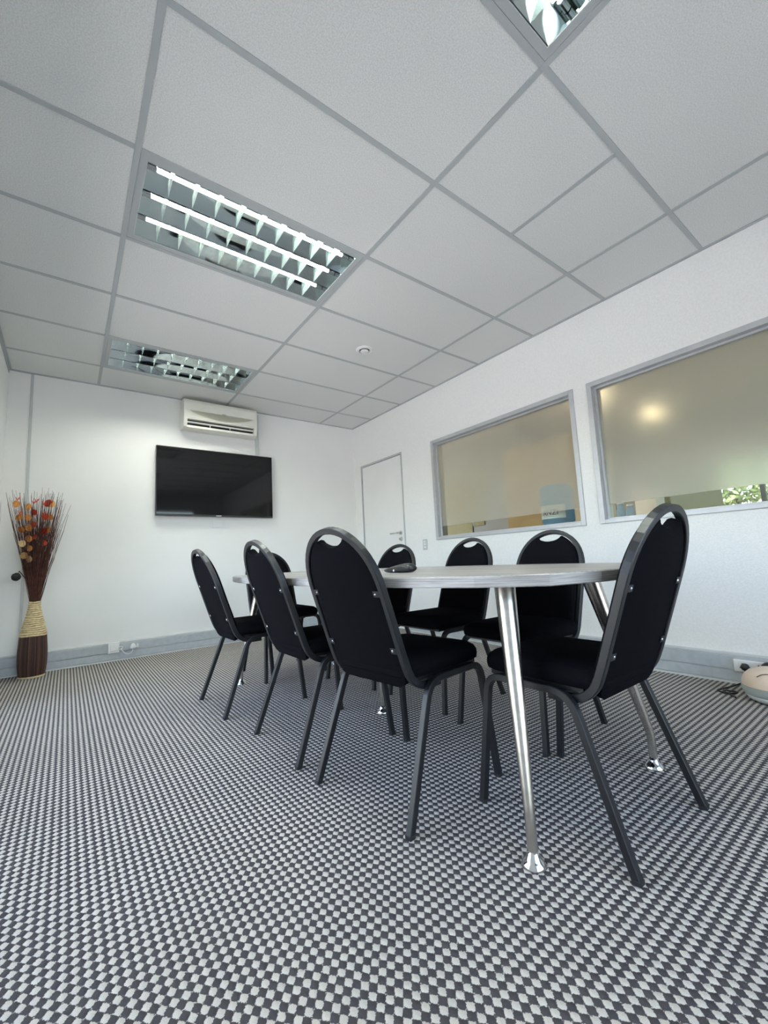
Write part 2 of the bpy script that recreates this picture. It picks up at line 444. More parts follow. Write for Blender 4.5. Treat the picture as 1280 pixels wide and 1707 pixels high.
skirting('baseboard_left', 'short grey trunking skirting in the corner by the vase', (XL + 0.0005, LY1 + 0.06, 0), (XL + 0.0005, YF - 0.04, 0), (1, 0, 0))

# ------------------------------------------------------------------ trim strips on the far wall
bm = bx(-0.309, -0.289, YF - 0.008, YF - 0.0005, 0.168, ZT - 0.006, bev=0.002)
struct(obj('trim_1', bm, 'greyplastic'), 'thin grey vertical joint strip on the end wall by the vase', 'trim')
bm = bx(1.735, 1.775, YF - 0.022, YF - 0.0005, 2.0, 2.60, bev=0.004)
struct(obj('trim_2', bm, 'greyplastic'), 'narrow vertical pipe cover running from air conditioner behind television', 'trim')

# ------------------------------------------------------------------ internal windows
def window(name, label, y0, y1):
    root = struct(bpy.data.objects.new(name, None), label, 'window'); COL.objects.link(root)
    root.location = (XR, (y0 + y1) / 2, WZ[0])
    off = Vector((XR, (y0 + y1) / 2, WZ[0]))
    def part(nm, boxes, m, bev=0.0):
        bm = bmesh.new()
        for b in boxes: box(bm, *b, bev=bev)
        bmesh.ops.translate(bm, verts=bm.verts, vec=-off)
        return obj(nm, bm, m, root)
    z0, z1 = WZ; w = 0.036
    xo, xi = XR - 0.012, XR + WT + 0.012
    for nm, b in (('frame_stile', (xo, xi, y0 + 0.0005, y0 + w, z0 + 0.0005, z1 - 0.0005)), ('frame_stile', (xo, xi, y1 - w, y1 - 0.0005, z0 + 0.0005, z1 - 0.0005)),
                  ('frame_sill', (xo, xi, y0 + w, y1 - w, z0 + 0.0005, z0 + w * 0.8)), ('frame_head', (xo, xi, y0 + w, y1 - w, z1 - w, z1 - 0.0005))):
        part(nm, [b], 'alu', 0.002)
    # glazing bead proud of the rebate
    g = 0.016; x0, x1 = XR + 0.030, XR + 0.048
    for b in ((x0, x1, y0 + w, y0 + w + g, z0 + w * 0.8, z1 - w), (x0, x1, y1 - w - g, y1 - w, z0 + w * 0.8, z1 - w),
              (x0, x1, y0 + w + g, y1 - w - g, z0 + w * 0.8, z0 + w * 0.8 + 0.012), (x0, x1, y0 + w + g, y1 - w - g, z1 - w - g, z1 - w)):
        part('glazing_bead', [b], 'alu', 0.002)
    zf = 1.128
    p = part('frosted_pane', [(XR + 0.049, XR + 0.054, y0 + w, y1 - w, zf, z1 - w)], 'frost'); p['label'] = 'frosted film covering most of the pane'
    p = part('clear_pane', [(XR + 0.049, XR + 0.054, y0 + w, y1 - w, z0 + w * 0.8, zf - 0.0005)], 'glass'); p['label'] = 'clear strip of glass below the film'
    return root
window('window_1', 'internal frosted window beside the door with a bottle behind it', *W1)
window('window_2', 'internal frosted window at right edge with greenery showing beneath film', *W2)

# exterior glazing in the left wall
root = struct(bpy.data.objects.new('window_3', None), 'large glazed doors letting daylight in at left', 'window'); COL.objects.link(root)
n = 2; wd = (LY1 - LY0) / n
for i in range(n + 1):
    y = LY0 + wd * i
    obj('mullion', bx(XL - 0.085, XL - 0.035, max(LY0, y - 0.025), min(LY1, y + 0.025), LZ0, LZ1), 'alu', root)
for i in range(n):
    a, b = LY0 + wd * i + 0.025, LY0 + wd * (i + 1) - 0.025
    obj('rail', bx(XL - 0.08, XL - 0.04, a, b, LZ0, LZ0 + 0.05), 'alu', root)
    obj('rail', bx(XL - 0.08, XL - 0.04, a, b, LZ1 - 0.05, LZ1), 'alu', root)
    obj('pane', bx(XL - 0.063, XL - 0.057, a, b, LZ0 + 0.05, LZ1 - 0.05), 'glass', root)
pd = bpy.data.lights.new('daylight_portal', 'AREA'); pd.shape = 'RECTANGLE'; pd.size = LY1 - LY0; pd.size_y = LZ1 - LZ0
pd.cycles.is_portal = True
po = bpy.data.objects.new('daylight_portal', pd); COL.objects.link(po)
po.location = (XL - 0.10, (LY0 + LY1) / 2, (LZ0 + LZ1) / 2)
po.rotation_euler = Vector((1, 0, 0)).to_track_quat('-Z', 'Y').to_euler()
_x = (po.rotation_euler.to_matrix() @ Vector((1, 0, 0)))
if abs(_x.z) > 0.5: pd.size, pd.size_y = pd.size_y, pd.size

root = struct(bpy.data.objects.new('window_5', None), 'glazed doors in the wall behind the viewpoint', 'window'); COL.objects.link(root)
for x in (BX0, (BX0 + BX1) / 2 - 0.025, BX1 - 0.05):
    obj('mullion', bx(x, x + 0.05, YB - 0.085, YB - 0.035, BZ0, BZ1), 'alu', root)
for z in (BZ0, BZ1 - 0.05):
    obj('rail', bx(BX0 + 0.05, BX1 - 0.05, YB - 0.08, YB - 0.04, z, z + 0.05), 'alu', root)
for a, b in ((BX0 + 0.05, (BX0 + BX1) / 2 - 0.025), ((BX0 + BX1) / 2 + 0.025, BX1 - 0.05)):
    obj('pane', bx(a, b, YB - 0.063, YB - 0.057, BZ0 + 0.05, BZ1 - 0.05), 'glass', root)
pd3 = bpy.data.lights.new('daylight_portal_back', 'AREA'); pd3.shape = 'RECTANGLE'; pd3.size = BX1 - BX0; pd3.size_y = BZ1 - BZ0
pd3.cycles.is_portal = True
po3 = bpy.data.objects.new('daylight_portal_back', pd3); COL.objects.link(po3)
po3.location = ((BX0 + BX1) / 2, YB - 0.10, (BZ0 + BZ1) / 2)
po3.rotation_euler = Vector((0, 1, 0)).to_track_quat('-Z', 'Y').to_euler()
if abs((po3.rotation_euler.to_matrix() @ Vector((1, 0, 0))).z) > 0.5: pd3.size, pd3.size_y = pd3.size_y, pd3.size

# ------------------------------------------------------------------ door
root = struct(bpy.data.objects.new('door_1', None), 'plain white flush door with a lever handle and slim grey frame', 'door'); COL.objects.link(root)
root.location = (XR, (D0 + D1) / 2, 0)
def dpart(nm, bm, m, parent=root, **kw):
    off = Vector((XR, (D0 + D1) / 2, 0))
    bmesh.ops.translate(bm, verts=bm.verts, vec=-off)
    return obj(nm, bm, m, parent, **kw)
fw = 0.016
dpart('frame_jamb', bx(XR - 0.008, XR + WT, D0 + 0.0005, D0 + fw, 0.001, DZ - 0.0005), 'alu')
dpart('frame_jamb', bx(XR - 0.008, XR + WT, D1 - fw, D1 - 0.0005, 0.001, DZ - 0.0005), 'alu')
dpart('frame_head', bx(XR - 0.008, XR + WT, D0 + fw, D1 - fw, DZ - 0.024, DZ - 0.0005), 'alu')
dpart('door_leaf', bx(XR + 0.002, XR + 0.042, D0 + fw + 0.004, D1 - fw - 0.004, 0.006, DZ - 0.028, bev=0.002), 'door')
for z in (0.3, 1.78):
    bm = bmesh.new(); lathe(bm, [(0, -0.045), (0.006, -0.045), (0.006, 0.045), (0, 0.045)], 10, (XR - 0.006, D1 - fw - 0.003, z)); dpart('hinge', bm, 'alu')
hy, hz = D0 + 0.088, 1.112
bm = bmesh.new(); lathe(bm, [(0, -0.010), (0.024, -0.009), (0.026, 0.0), (0.026, 0.004), (0, 0.004)], 24, (XR - 0.0005, hy, hz), 'x')
h = dpart('handle_rose', bm, 'chrome', auto=40)
bm = bmesh.new(); sweep(bm, fillet([(XR - 0.008, hy, hz), (XR - 0.050, hy, hz), (XR - 0.052, hy + 0.135, hz - 0.002)], 0.016), circ_prof(0.009, 10), (0, 0, 1))
dpart('lever', bm, 'chrome', smooth=True)
bm = bmesh.new(); lathe(bm, [(0, -0.008), (0.021, -0.008), (0.025, 0.0), (0.025, 0.004), (0, 0.004)], 24, (XR - 0.0005, hy, hz - 0.072), 'x')
dpart('key_rose', bm, 'chrome', auto=40)
dpart('key', bx(XR - 0.03, XR - 0.008, hy - 0.002, hy + 0.002, hz - 0.085, hz - 0.062), 'steel')

# ================================================================== OFFICE BEYOND THE INTERNAL WINDOWS
OX0, OX1, OY0, OY1 = XR + WT, 7.6, -1.6, 6.2
struct(obj('floor_office', bx(OX0, OX1, OY0, OY1, -0.06, 0.0), 'officefloor'), 'floor of the office beyond the internal windows', 'floor')
oc = struct(obj('ceiling_office', bx(OX0, OX1, OY0, OY1, 2.66, 2.75), 'beigewall'), 'ceiling of the office beyond the internal windows', 'ceiling')
struct(obj('wall_office_near', bx(OX0, OX1, OY0 - 0.1, OY0, -0.05, 2.75), 'beigewall'), 'side wall of the office beyond', 'wall')
struct(obj('wall_office_end', bx(OX0, OX1, OY1, OY1 + 0.1, -0.05, 2.75), 'beigewall'), 'end wall of the office beyond', 'wall')
struct(obj('wall_office_stub', bx(5.0, 5.1, 3.4, OY1, -0.05, 2.66), 'greywall'), 'grey partition seen through the clear strip', 'wall')
bm = bmesh.new()
VY0, VY1, VZ0, VZ1 = -1.2, 2.85, 1.0, 2.0
box(bm, OX1, OX1 + 0.1, OY0, OY1, -0.05, VZ0); box(bm, OX1, OX1 + 0.1, OY0, OY1, VZ1, 2.75)
box(bm, OX1, OX1 + 0.1, OY0, VY0, VZ0, VZ1); box(bm, OX1, OX1 + 0.1, VY1, OY1, VZ0, VZ1)
struct(obj('wall_office_far', bm, 'beigewall'), 'outer wall of the office beyond with a garden window', 'wall')
root = struct(bpy.data.objects.new('window_4', None), 'far outer window of the office with greenery outside', 'window'); COL.objects.link(root)
for y in (VY0, -0.2, 0.4, 1.40, 2.80):
    obj('mullion', bx(OX1, OX1 + 0.06, y, y + 0.05, VZ0, VZ1), 'dark', root)
obj('pane', bx(OX1 + 0.03, OX1 + 0.036, VY0, VY1, VZ0, VZ1), 'glass', root)
# vertical blind in the far window
bl = thing('vertical_blind', 'pale grey fabric blind hanging in the far office window', 'blind', (OX1 - 0.06, 2.3, VZ0))
sl = finish(bx(-0.004, 0.004, -0.060, 0.060, 0, 1.02), 'slat')
for i in range(8):
    o = link('slat', sl, 'blind', bl, loc=(0, -0.38 + i * 0.112, 0.0)); o.rotation_euler = (0, 0, 0.25)
obj('head_rail', bx(-0.02, 0.02, -0.46, 0.46, 1.02, 1.05), 'plastic', bl)
pd2 = bpy.data.lights.new('daylight_portal_office', 'AREA'); pd2.shape = 'RECTANGLE'; pd2.size = VZ1 - VZ0; pd2.size_y = VY1 - VY0
pd2.cycles.is_portal = True
po2 = bpy.data.objects.new('daylight_portal_office', pd2); COL.objects.link(po2)
po2.location = (OX1 + 0.12, (VY0 + VY1) / 2, (VZ0 + VZ1) / 2)
po2.rotation_euler = Vector((-1, 0, 0)).to_track_quat('-Z', 'Y').to_euler()
if abs((po2.rotation_euler.to_matrix() @ Vector((1, 0, 0))).z) < 0.5: pd2.size, pd2.size_y = pd2.size_y, pd2.size

# downlights
for i, (x, y, lab) in enumerate(((4.9, 2.33, 'warm round ceiling downlight glowing behind the frosted windows, nearer one'), (6.42, 2.22, 'warm round ceiling downlight glowing behind the right-hand frosted window, farther one'))):
    t = thing('downlight', lab, 'light', (x, y, 2.66), 0, 'office downlights')
    bm = bmesh.new(); lathe(bm, [(0.085, 0), (0.115, 0), (0.115, -0.008), (0.085, -0.012), (0.085, 0)], 28); obj('trim_ring', bm, 'plastic', t, smooth=True)
    bm = bmesh.new(); lathe(bm, [(0, -0.004), (0.084, -0.004), (0.084, 0), (0, 0)], 28); obj('lamp_disc', bm, 'down' if i == 0 else 'down_dim', t)
# tall cupboard
t = thing('tall_cupboard', 'tall tan wooden cupboard standing behind the door-side frosted window', 'cupboard', (4.45, 2.6, 0))
obj('body', bx(-0.23, 0.25, -0.52, 0.51, 0, 2.05, bev=0.003), 'wood_tan', t)
for s in (-1, 1):
    d = obj('door', bx(-0.25, -0.232, -0.515 if s < 0 else 0.002, -0.002 if s < 0 else 0.505, 0.06, 2.03, bev=0.002), 'wood_tan', t)
    obj('handle', bx(-0.27, -0.25, s * 0.05 - 0.006, s * 0.05 + 0.006, 0.78, 0.92), 'steel', d)
# pinboards
for y0, y1, z0, lab in ((4.345, 4.93, 1.06, 'wide olive pinboard on the grey office partition'), (4.11, 4.315, 1.255, 'narrow olive pinboard next to the wide one')):
    t = thing('pinboard', lab, 'pinboard', (4.985, (y0 + y1) / 2, z0))
    hw = (y1 - y0) / 2
    obj('board', bx(-0.006, 0.0145, -hw, hw, 0, 0.9), 'olive', t)
    obj('edge_strip', bx(-0.012, 0.0145, hw + 0.0005, hw + 0.014, 0, 0.9), 'blind', t)
# counter with things on it, behind the second window
t = thing('office_counter', 'beige counter cabinet in the office behind the right frosted window', 'cabinet', (5.60, 2.05, 0))
obj('body', bx(-0.28, 0.28, -0.75, 0.72, 0.0, 0.99), 'beigewall', t)
obj('worktop', bx(-0.3, 0.3, -0.78, 0.75, 0.9905, 1.03, bev=0.004), 'plastic', t)
for i in range(3):
    d = obj('door', bx(-0.298, -0.2805, -0.74 + i * 0.49, -0.26 + i * 0.49, 0.08, 0.97, bev=0.002), 'beigewall', t)
    obj('handle', bx(-0.315, -0.298, -0.54 + i * 0.49, -0.44 + i * 0.49, 0.90, 0.915), 'steel', d)
t = thing('coffee_machine', 'dark boxy appliance on the office counter behind the window', 'appliance', (5.55, 2.665, 1.0305))
obj('body', bx(-0.14, 0.14, -0.16, 0.16, 0, 0.42, bev=0.012), 'dark', t); obj('drip_tray', bx(-0.20, -0.1405, -0.12, 0.12, 0, 0.03, bev=0.004), 'steel', t)
for y, r, hgt, lab in ((2.36, 0.05, 0.32, 'clear glass jar beside the dark appliance'), (2.25, 0.045, 0.28, 'small clear glass jar between the appliance and the white box')):
    t = thing('glass_jar', lab, 'jar', (5.45, y, 1.0305), 0, 'jars on the office counter')
    bm = bmesh.new(); lathe(bm, [(0, 0), (r, 0.003), (r, hgt * 0.75), (r * 0.7, hgt * 0.88), (r * 0.7, hgt)], 20); obj('body', bm, 'bottle', t, smooth=True)
    bm = bmesh.new(); lathe(bm, [(0, hgt), (r * 0.8, hgt), (r * 0.8, hgt + 0.02), (0, hgt + 0.02)], 20); obj('lid', bm, 'plastic', t)
t = thing('white_box', 'white square box on the office counter, seen through the clear strip', 'box', (5.55, 2.065, 1.0305))
obj('body', bx(-0.13, 0.12, -0.115, 0.115, 0, 0.40, bev=0.006), 'white_gloss', t); obj('lid', bx(-0.135, 0.125, -0.12, 0.12, 0.4005, 0.43, bev=0.004), 'white_gloss', t)

# water dispenser and bottle
BX, BY = 3.43, 2.01
t = thing('water_dispenser', 'white water dispenser standing behind the door-side frosted window', 'dispenser', (BX, BY, 0))
obj('cabinet', bx(-0.15, 0.16, -0.15, 0.15, 0, 0.94, bev=0.012), 'plastic', t)
bm = bmesh.new(); lathe(bm, [(0.15, 0.9405), (0.15, 0.965), (0.10, 0.985), (0.05, 0.985)], 32); obj('bottle_collar', bm, 'greyplastic', t, smooth=True)
for s in (-0.05, 0.05):
    obj('tap', bx(0.1605, 0.20, s - 0.012, s + 0.012, 0.72, 0.76, bev=0.003), 'greyplastic', t)
t = thing('water_bottle', 'blue tinted water bottle with white label, upended behind frosted window', 'bottle', (BX, BY, 0))
bm = bmesh.new()
prof = [(0.03, 0.986), (0.03, 0.992), (0.115, 1.012), (0.132, 1.03), (0.132, 1.040), (0.126, 1.046), (0.126, 1.056), (0.135, 1.064), (0.135, 1.19), (0.135, 1.235), (0.127, 1.243), (0.127, 1.255), (0.135, 1.263), (0.135, 1.345), (0.125, 1.37), (0.10, 1.382), (0, 1.372)]
lathe(bm, prof, 40); obj('bottle_body', bm, 'bottle', t, smooth=True)
# label wrapped round the side facing the window
def cyl_patch(bm, r, a0, a1, z0, z1, k=24):
    v = [[bm.verts.new((r * math.cos(a0 + (a1 - a0) * i / k), r * math.sin(a0 + (a1 - a0) * i / k), z)) for z in (z0, z1)] for i in range(k + 1)]
    for i in range(k): bm.faces.new((v[i][0], v[i + 1][0], v[i + 1][1], v[i][1]))
A0 = math.radians(217)       # direction from the bottle towards the viewer
bm = bmesh.new(); cyl_patch(bm, 0.1362, A0 - 1.5, A0 + 0.35, 1.085, 1.20); lb = obj('paper_label', bm, 'white_gloss', t)
tc = bpy.data.curves.new('label_text', 'FONT'); tc.body = 'ANZI'; tc.size = 0.062; tc.extrude = 0.0
to = bpy.data.objects.new('label_text_source', tc); COL.objects.link(to)
bpy.context.view_layer.update()
tm = bpy.data.meshes.new_from_object(to.evaluated_get(bpy.context.evaluated_depsgraph_get()))
bpy.data.objects.remove(to)
bmt = bmesh.new(); bmt.from_mesh(tm)
bmesh.ops.subdivide_edges(bmt, edges=bmt.edges[:], cuts=2)
wtx = max(v.co.x for v in bmt.verts)
for v in bmt.verts:
    a = A0 - 0.62 + (v.co.x - wtx / 2) / 0.1368
    v.co = Vector((0.1368 * math.cos(a), 0.1368 * math.sin(a), 1.115 + v.co.y))
M['ink'] = mat('dark_red_ink', (0.16, 0.02, 0.035), 0.6)
obj('lettering', bmt, 'ink', lb)
bm = bmesh.new(); cyl_patch(bm, 0.1368, A0 - 1.2, A0 - 0.2, 1.100, 1.105); obj('fine_print_line', bm, 'greyplastic', lb)

# ------------------------------------------------------------------ outside
struct(obj('ground_outside', bx(-30, 30, -30, 30, -0.30, -0.20), 'concrete'), 'pale paving outside', 'ground')
def hedge(name, label, x0, x1, y0, y1, z1, nl):
    t = thing(name, label, 'shrub', ((x0 + x1) / 2, (y0 + y1) / 2, -0.2))
    cx, cy = (x0 + x1) / 2, (y0 + y1) / 2
    bm = bmesh.new()
    for i in range(nl):
        p = Vector((random.uniform(x0, x1) - cx, random.uniform(y0, y1) - cy, random.uniform(0.2, z1)))
        s = random.uniform(0.06, 0.11)
        d = Vector((random.gauss(0, 1), random.gauss(0, 1), random.gauss(0, 1))).normalized(); e = d.orthogonal().normalized()
        f = d.cross(e)
        vs = [bm.verts.new(p + q) for q in (d * s, e * s * 0.45 + f * 0.01, -d * s, -e * s * 0.45 + f * 0.01)]
        bm.faces.new(vs)
    me = bpy.data.meshes.new('foliage'); bm.to_mesh(me); bm.free()
    o = link('foliage', me, 'leaf', t); o['kind'] = 'stuff'
    for i in range(6):
        y = (i + 0.5) / 6 * (y1 - y0) + y0 - cy
        bm = bmesh.new(); sweep(bm, [(0, y, 0), (random.uniform(-.1, .1), y + 0.05, z1 * 0.5), (0, y, z1 * 0.9)], circ_prof(0.03, 6), (1, 0, 0), [1, .7, .3]); obj('stem', bm, 'bark', t)
hedge('garden_hedge', 'sunlit green hedge outside the far office window', 9.3, 10.2, -0.6, 6.0, 4.5, 26000)

# ================================================================== CEILING LIGHTS
LX0, LX1 = GX[1] + 0.013, GX[2] - 0.013
def lamp(label, y0, y1):
    cx, cy = (LX0 + LX1) / 2, (y0 + y1) / 2
    t = thing('ceiling_light', label, 'light', (cx, cy, ZT), 0, 'recessed louvre ceiling lights')
    hx, hy = (LX1 - LX0) / 2, (y1 - y0) / 2 - 0.013
    b = 0.030
    bm = bmesh.new()
    for a in ((-hx, hx, -hy, -hy + b, 0.001, 0.014), (-hx, hx, hy - b, hy, 0.001, 0.014), (-hx, -hx + b, -hy + b, hy - b, 0.001, 0.014), (hx - b, hx, -hy + b, hy - b, 0.001, 0.014)):
        box(bm, *a)
    obj('frame', bm, 'tee', t)
    ix, iy = hx - b, hy - b
    bm = bmesh.new()
    box(bm, -hx + 0.004, hx - 0.004, -hy + 0.004, hy - 0.004, 0.118, 0.124)
    for a in ((-ix - 0.006, ix + 0.006, -iy - 0.006, -iy - 0.002, 0.0145, 0.118), (-ix - 0.006, ix + 0.006, iy + 0.002, iy + 0.006, 0.0145, 0.118),
              (-ix - 0.006, -ix - 0.002, -iy - 0.002, iy + 0.002, 0.0145, 0.118), (ix + 0.002, ix + 0.006, -iy - 0.002, iy + 0.002, 0.0145, 0.118)):
        box(bm, *a)
    obj('housing', bm, 'lampwhite', t)
    n = 3; w = 2 * iy / n; nc = 10; cw = 2 * ix / nc
    zb, ztop = 0.004, 0.078
    rf = None
    vb = None
    for r in range(n):
        yc = -iy + w * (r + 0.5)
        if rf is None:
            bm = bmesh.new(); seg = 14
            v = []
            for i in range(seg + 1):
                u = -1 + 2 * i / seg
                yy = u * (w / 2 - 0.004); zz = ztop - (ztop - zb) * abs(u) ** 1.3
                v.append((bm.verts.new((-ix, yy, zz)), bm.verts.new((ix, yy, zz))))
            for i in range(seg): bm.faces.new((v[i][0], v[i + 1][0], v[i + 1][1], v[i][1]))
            rf = finish(bm, 'reflector'); rf.materials.append(M['mirror'])
            rf.polygons.foreach_set('use_smooth', [True] * len(rf.polygons))
            bm = bmesh.new(); lathe(bm, [(0, -ix + 0.05), (0.0095, -ix + 0.05), (0.0095, ix - 0.05), (0, ix - 0.05)], 12, axis='x'); tm_ = finish(bm, 'tube'); tm_.materials.append(M['tube'])
            bm = bmesh.new(); lathe(bm, [(0, -0.022), (0.014, -0.022), (0.014, 0.022), (0, 0.022)], 12, axis='x'); em_ = finish(bm, 'tube_end'); em_.materials.append(M['chrome'])
            # folded V cross blade: thin at the bottom, open towards the top, following the trough
            bm = bmesh.new(); seg = 8; A = []; B = []; C = []
            for i in range(seg + 1):
                u = -1 + 2 * i / seg
                yy = u * (w / 2 - 0.006); zt = min(0.045, ztop - (ztop - zb) * abs(u) ** 1.3 - 0.001)
                zt = max(zt, zb + 0.002)
                A.append(bm.verts.new((0, yy, zb))); B.append(bm.verts.new((-0.008 * (zt - zb) / 0.041, yy, zt))); C.append(bm.verts.new((0.008 * (zt - zb) / 0.041, yy, zt)))
            for i in range(seg):
                bm.faces.new((A[i], A[i + 1], B[i + 1], B[i])); bm.faces.new((A[i], C[i], C[i + 1], A[i + 1]))
            vb = finish(bm, 'louvre_blade'); vb.materials.append(M['blade'])
        link('reflector', rf, None, t, loc=(0, yc, 0))
        link('tube', tm_, None, t, loc=(0, yc, 0.059))
        for s in (-1, 1): link('tube_end', em_, None, t, loc=(s * (ix - 0.026), yc, 0.059))
        for c in range(1, nc):
            link('louvre_blade', vb, None, t, loc=(-ix + cw * c, yc, 0))
    for s in (-1, 1):
        bm = bmesh.new(); box(bm, s * ix - 0.0015, s * ix + 0.0015, -iy, iy, 0.004, 0.10); obj('end_reflector', bm, 'mirror', t)
lamp('recessed three-tube louvre ceiling light, nearest the television wall', rows[1][0], rows[1][1])
lamp('recessed three-tube louvre ceiling light in the middle of the ceiling', rows[4][0], rows[4][1])
lamp('recessed louvre ceiling light cut off by the top edge of the picture', rows[7][0], rows[7][1])

# air valve
t = thing('air_valve', 'small round white air valve in a ceiling panel', 'vent', (2.018, 2.835, ZT))
bm = bmesh.new(); lathe(bm, [(0.062, 0.003), (0.072, 0.002), (0.073, -0.004), (0.066, -0.012), (0.050, -0.014), (0.046, -0.006), (0.046, 0.002)], 32); obj('ring', bm, 'plastic', t, smooth=True)
bm = bmesh.new(); lathe(bm, [(0, 0.0025), (0.046, 0.0025), (0.046, 0.0015), (0, 0.0015)], 28); obj('throat', bm, 'black', t)
bm = bmesh.new(); lathe(bm, [(0, -0.022), (0.030, -0.022), (0.037, -0.017), (0.034, -0.010), (0.012, 0.001), (0, 0.001)], 28); obj('disc', bm, 'plastic', t, smooth=True)

# ================================================================== FAR WALL THINGS
# television
t = thing('television', 'large flat black television mounted on the end wall', 'television', (1.303, YF, 1.358))
hw, hh = 0.612, 0.726
obj('casing', bx(-hw, hw, -0.066, -0.030, 0, hh, bev=0.003), 'black', t)
obj('back_bulge', bx(-hw * 0.7, hw * 0.7, -0.030, -0.012, 0.08, hh * 0.7, bev=0.004), 'black', t)
obj('wall_bracket', bx(-0.2, 0.2, -0.0115, -0.0006, 0.15, 0.45), 'steel', t)
obj('screen', bx(-hw + 0.008, hw - 0.008, -0.0675, -0.0662, 0.020, hh - 0.008), 'screen', t)
obj('logo_strip', bx(-0.028, 0.028, -0.0685, -0.0662, 0.005, 0.014), 'greyplastic', t)
obj('chin', bx(-hw + 0.004, hw - 0.004, -0.068, -0.0662, 0.0005, 0.004), 'dark', t)

# wall plate under the television
t = thing('wall_plate', 'white blank wall plate just below the television', 'wall plate', (1.323, YF, 1.244))
obj('plate', bx(-0.070, 0.070, -0.009, -0.0005, 0, 0.086, bev=0.003), 'plastic', t)
obj('insert', bx(-0.036, 0.030, -0.012, -0.0092, 0.010, 0.076, bev=0.0015), 'plastic', t)
obj('insert', bx(0.036, 0.052, -0.011, -0.0092, 0.010, 0.076, bev=0.0015), 'plastic', t)

# air conditioner
t = thing('air_conditioner', 'cream wall-mounted air conditioner above the television', 'air conditioner', (1.312, YF, 2.285))
def extr(bm, prof, x0, x1):
    a = [bm.verts.new((x0, -d, z)) for d, z in prof]; b = [bm.verts.new((x1, -d, z)) for d, z in prof]
    kk = len(prof)
    for i in range(kk): bm.faces.new((a[i], a[(i + 1) % kk], b[(i + 1) % kk], b[i]))
    bm.faces.new(a[::-1]); bm.faces.new(b)
H = 0.312
full = [(0.0006, 0.0), (0.125, -0.012), (0.158, 0.008), (0.172, 0.045), (0.184, 0.10), (0.188, 0.18), (0.182, 0.27), (0.165, 0.302), (0.12, H), (0.0006, H)]
notch = [(0.0006, 0.0), (0.125, -0.012), (0.152, 0.004), (0.152, 0.028), (0.09, 0.040), (0.09, 0.082), (0.181, 0.088), (0.184, 0.10), (0.188, 0.18), (0.182, 0.27), (0.165, 0.302), (0.12, H), (0.0006, H)]
bm = bmesh.new(); extr(bm, full, -0.387, -0.352); extr(bm, full, 0.352, 0.387); extr(bm, notch, -0.3518, 0.3518)
obj('body', bm, 'ac', t)
obj('outlet_shade_block', bx(-0.350, 0.350, -0.150, -0.092, 0.0405, 0.0815), 'black', t)  # solid black block standing in for the shade inside the outlet slots
for z0, z1, d in ((0.053, 0.068, 0.160),):
    bm = bmesh.new(); extr(bm, [(d - 0.018, z0 + 0.002), (d - 0.006, z0 - 0.002), (d + 0.004, z1 - 0.002), (d - 0.016, z1 + 0.002)], -0.350, 0.350); obj('louvre', bm, 'ac', t)
for x in (-0.12, 0.09):
    obj('louvre_pin', bx(x - 0.004, x + 0.004, -0.156, -0.1505, 0.030, 0.052), 'ac', t)
# smile-shaped intake panel on the front
bm = bmesh.new(); v = []; nseg = 28
for i in range(nseg + 1):
    u = -1 + 2 * i / nseg
    zt = 0.180; zb2 = 0.180 - 0.070 * (1 - u * u) ** 0.8 - 0.001
    f = lambda z: -(0.184 + 0.004 * (z - 0.10) / 0.08) - 0.003
    v.append([bm.verts.new((u * 0.335, f(z), z)) for z in (zt, (zt + zb2) / 2, zb2)] )
for i in range(nseg):
    for q in range(2): bm.faces.new((v[i][q], v[i + 1][q], v[i + 1][q + 1], v[i][q + 1]))
bmesh.ops.solidify(bm, geom=bm.faces[:], thickness=0.001)
obj('intake_panel', bm, 'ac_dark', t)
bm = bmesh.new(); lathe(bm, [(0, -0.1935), (0.022, -0.1935), (0.024, -0.188), (0, -0.188)], 20, (0.02, 0, 0.183), 'y')
for vv in bm.verts: vv.co.z = 0.183 + (vv.co.z - 0.183) * 0.4
obj('badge', bm, 'greyplastic', t)
bm = bx(-0.345, 0.345, -0.1875, -0.183, 0.101, 0.104); obj('panel_seam', bm, 'ac_dark', t)

# socket group, far wall
SY = YF - 0.0376
t = thing('switched_socket', 'square white socket box on the trunking of the television wall', 'socket', (0.366, SY, 0.076))
obj('back_box', bx(-0.044, 0.044, -0.022, 0, 0, 0.096, bev=0.003), 'plastic', t)
obj('rocker', bx(-0.026, 0.026, -0.028, -0.0222, 0.018, 0.080, bev=0.003), 'plastic', t)
t = thing('blank_plate', 'flat grey socket plate beside the square white socket', 'socket', (0.508, SY, 0.083))
obj('plate', bx(-0.094, 0.094, -0.006, 0, 0, 0.062, bev=0.002), 'skirt', t)
obj('rocker', bx(0.040, 0.058, -0.014, -0.0062, 0.014, 0.050, bev=0.002), 'plastic', t)
t = thing('white_plug', 'white plug with a short white lead in the grey socket plate', 'plug', (0.520, SY - 0.0064, 0.090))
bm = bmesh.new()
for z, rx, d in ((0, 0.018, 0.018), (0.01, 0.026, 0.026), (0.03, 0.022, 0.030), (0.052, 0.010, 0.018)):
    pass
pr_ = [(0.012, 0.0), (0.024, 0.006), (0.027, 0.016), (0.020, 0.036), (0.011, 0.050), (0, 0.052)]
lathe(bm, [(0, 0)] + pr_, 18)
for vv in bm.verts: vv.co.y = vv.co.y * 0.55 - 0.0152
obj('plug_body', bm, 'plastic', t, smooth=True)
bm = bmesh.new(); sweep(bm, fillet([(0.0, -0.015, 0.004), (-0.01, -0.02, -0.032), (-0.05, -0.02, -0.042), (-0.09, -0.02, 0.0), (-0.098, -0.018, 0.022)], 0.018), circ_prof(0.0035, 8), (1, 0, 0)); obj('lead', bm, 'plastic', t, smooth=True)
bm = bmesh.new()
